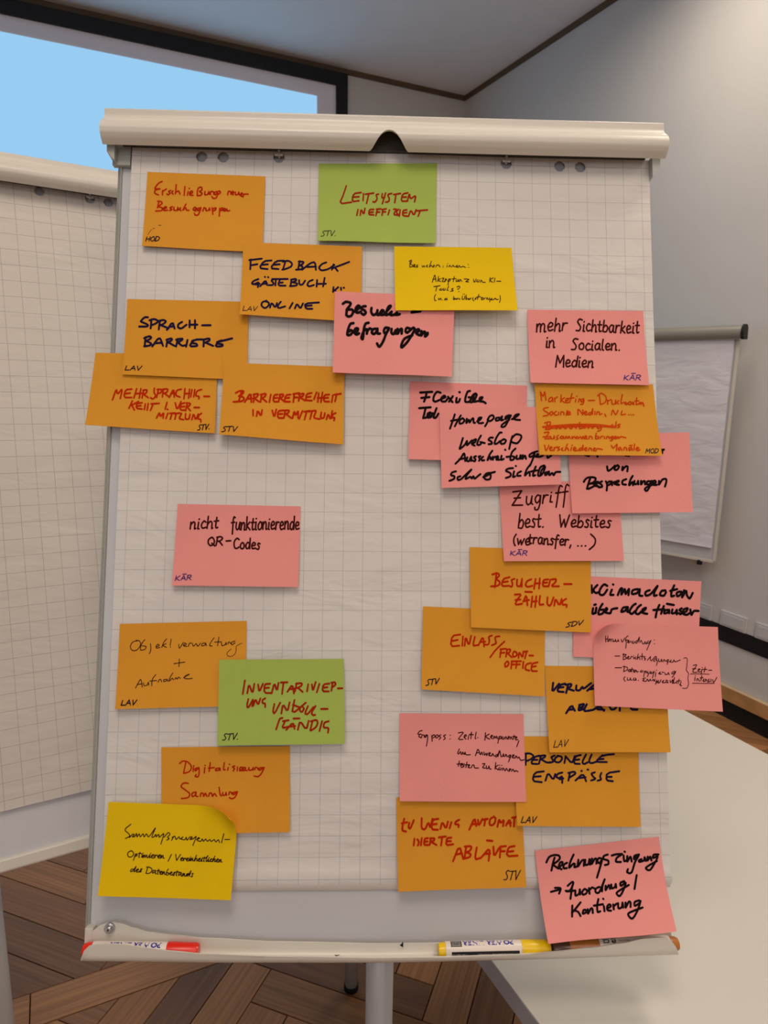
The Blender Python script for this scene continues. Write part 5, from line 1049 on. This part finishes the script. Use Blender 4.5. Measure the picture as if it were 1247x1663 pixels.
# yellow
yc = 1546
root, MW, h, seg = marker('yellow-capped marker with blue lettering lying in the middle tray', 'yellow', 711, 893, 1543, None, 0, 0, [])
L = 2*h; f = lambda px: -h+L*(px-711)/(893-711)
MW_ = MW
seg('end_plug', MARK['yellow'], f(711), f(723), [(0, .0052), (.1, .0074), (.6, .0083), (1, .0083)])
bd = seg('barrel', LABELW, f(723), f(846), [(0, RB*.97), (.01, RB), (.99, RB), (1, RB*.97)])
seg('cap', MARK['yellow'], f(846), f(893), [(0, RB*1.02), (.03, RB*1.03), (.9, RB*.95), (1, RB*.80)])
bd.matrix_basis = Matrix()
AU = 1.30
wrap_text(root, MW, bd, 'POWER', .0088, f(811), AU, BLUE, bold=.00035, sx=1.05)
wrap_text(root, MW, bd, 'LINER', .0088, f(768), AU, BLUE, bold=.00035, sx=1.12)
patch(bd, f(731.5), f(749), AU-.5, AU+.45, BLK, 'emblem_frame'); patch(bd, f(733), f(747.5), AU-.45, AU+.45, GRY, 'emblem_field', RB+.0001)
wrap_text(root, MW, bd, '(*)', .006, f(740), AU, BLK, r_=RB+.00016)
patch(bd, f(732), f(841), -.62, .26, BLK, 'black_band')
wrap_text(root, MW, bd, 'MUNGYO', .0042, f(745), -.18, WHT, r_=RB+.0001)
wrap_text(root, MW, bd, 'WHITE BOARD MARKER', .0040, f(803), -.18, WHT, r_=RB+.0001, sx=.98)
# red
root, MW, h, seg = marker('red-capped marker sticking out of the left end of the middle tray', 'red', 133, 322, 1541, None, 0, 0, [], wz=.0150)
L = 2*h; f = lambda px: -h+L*(px-133)/(322-133)
seg('end_plug', MARK['red'], f(133), f(150), [(0, .0038), (.12, .0067), (.5, .0081), (1, .0083)])
bd = seg('barrel', LABELW, f(150), f(271), [(0, RB*.97), (.01, RB), (.99, RB), (1, RB*.97)]); bd.matrix_basis = Matrix()
seg('cap', MARK['red'], f(271), f(322), [(0, RB*1.02), (.03, RB*1.03), (.92, RB*.96), (1, RB*.82)])
wrap_text(root, MW, bd, 'POWER', .0088, f(239), 1.12, BLUE, bold=.00035, sx=1.05)
wrap_text(root, MW, bd, 'LINER', .0088, f(196), 1.12, BLUE, bold=.00035, sx=1.1)
# ochre
root, MW, h, seg = marker('ochre brown marker in the right end of the middle tray, under the tilted pink note', 'brown', 897, 1103, 1538, None, 0, 0, [], wz=.0150)
L = 2*h; f = lambda px: -h+L*(px-897)/(1103-897)
seg('cap_tip', MARK['clear'], f(897), f(924), [(0, RB*.82), (.1, RB*.95), (1, RB*.98)])
seg('cap', MARK['brown'], f(924), f(972), [(0, RB*1.0), (.03, RB*1.03), (1, RB*1.02)])
bd = seg('barrel', LABELW, f(972), f(1087), [(0, RB*.97), (.01, RB), (.99, RB), (1, RB*.97)]); bd.matrix_basis = Matrix()
seg('end_plug', MARK['brown'], f(1087), f(1103), [(0, .0083), (.6, .0081), (.9, .0065), (1, .0038)])
wrap_text(root, MW, bd, 'CE', .0065, f(983), 1.05, BLK, bold=.0003); wrap_text(root, MW, bd, '@', .0062, f(995), 1.05, BLK, bold=.0002)
wrap_text(root, MW, bd, 'non-toxic', .0036, f(1012), 1.05, BLK)
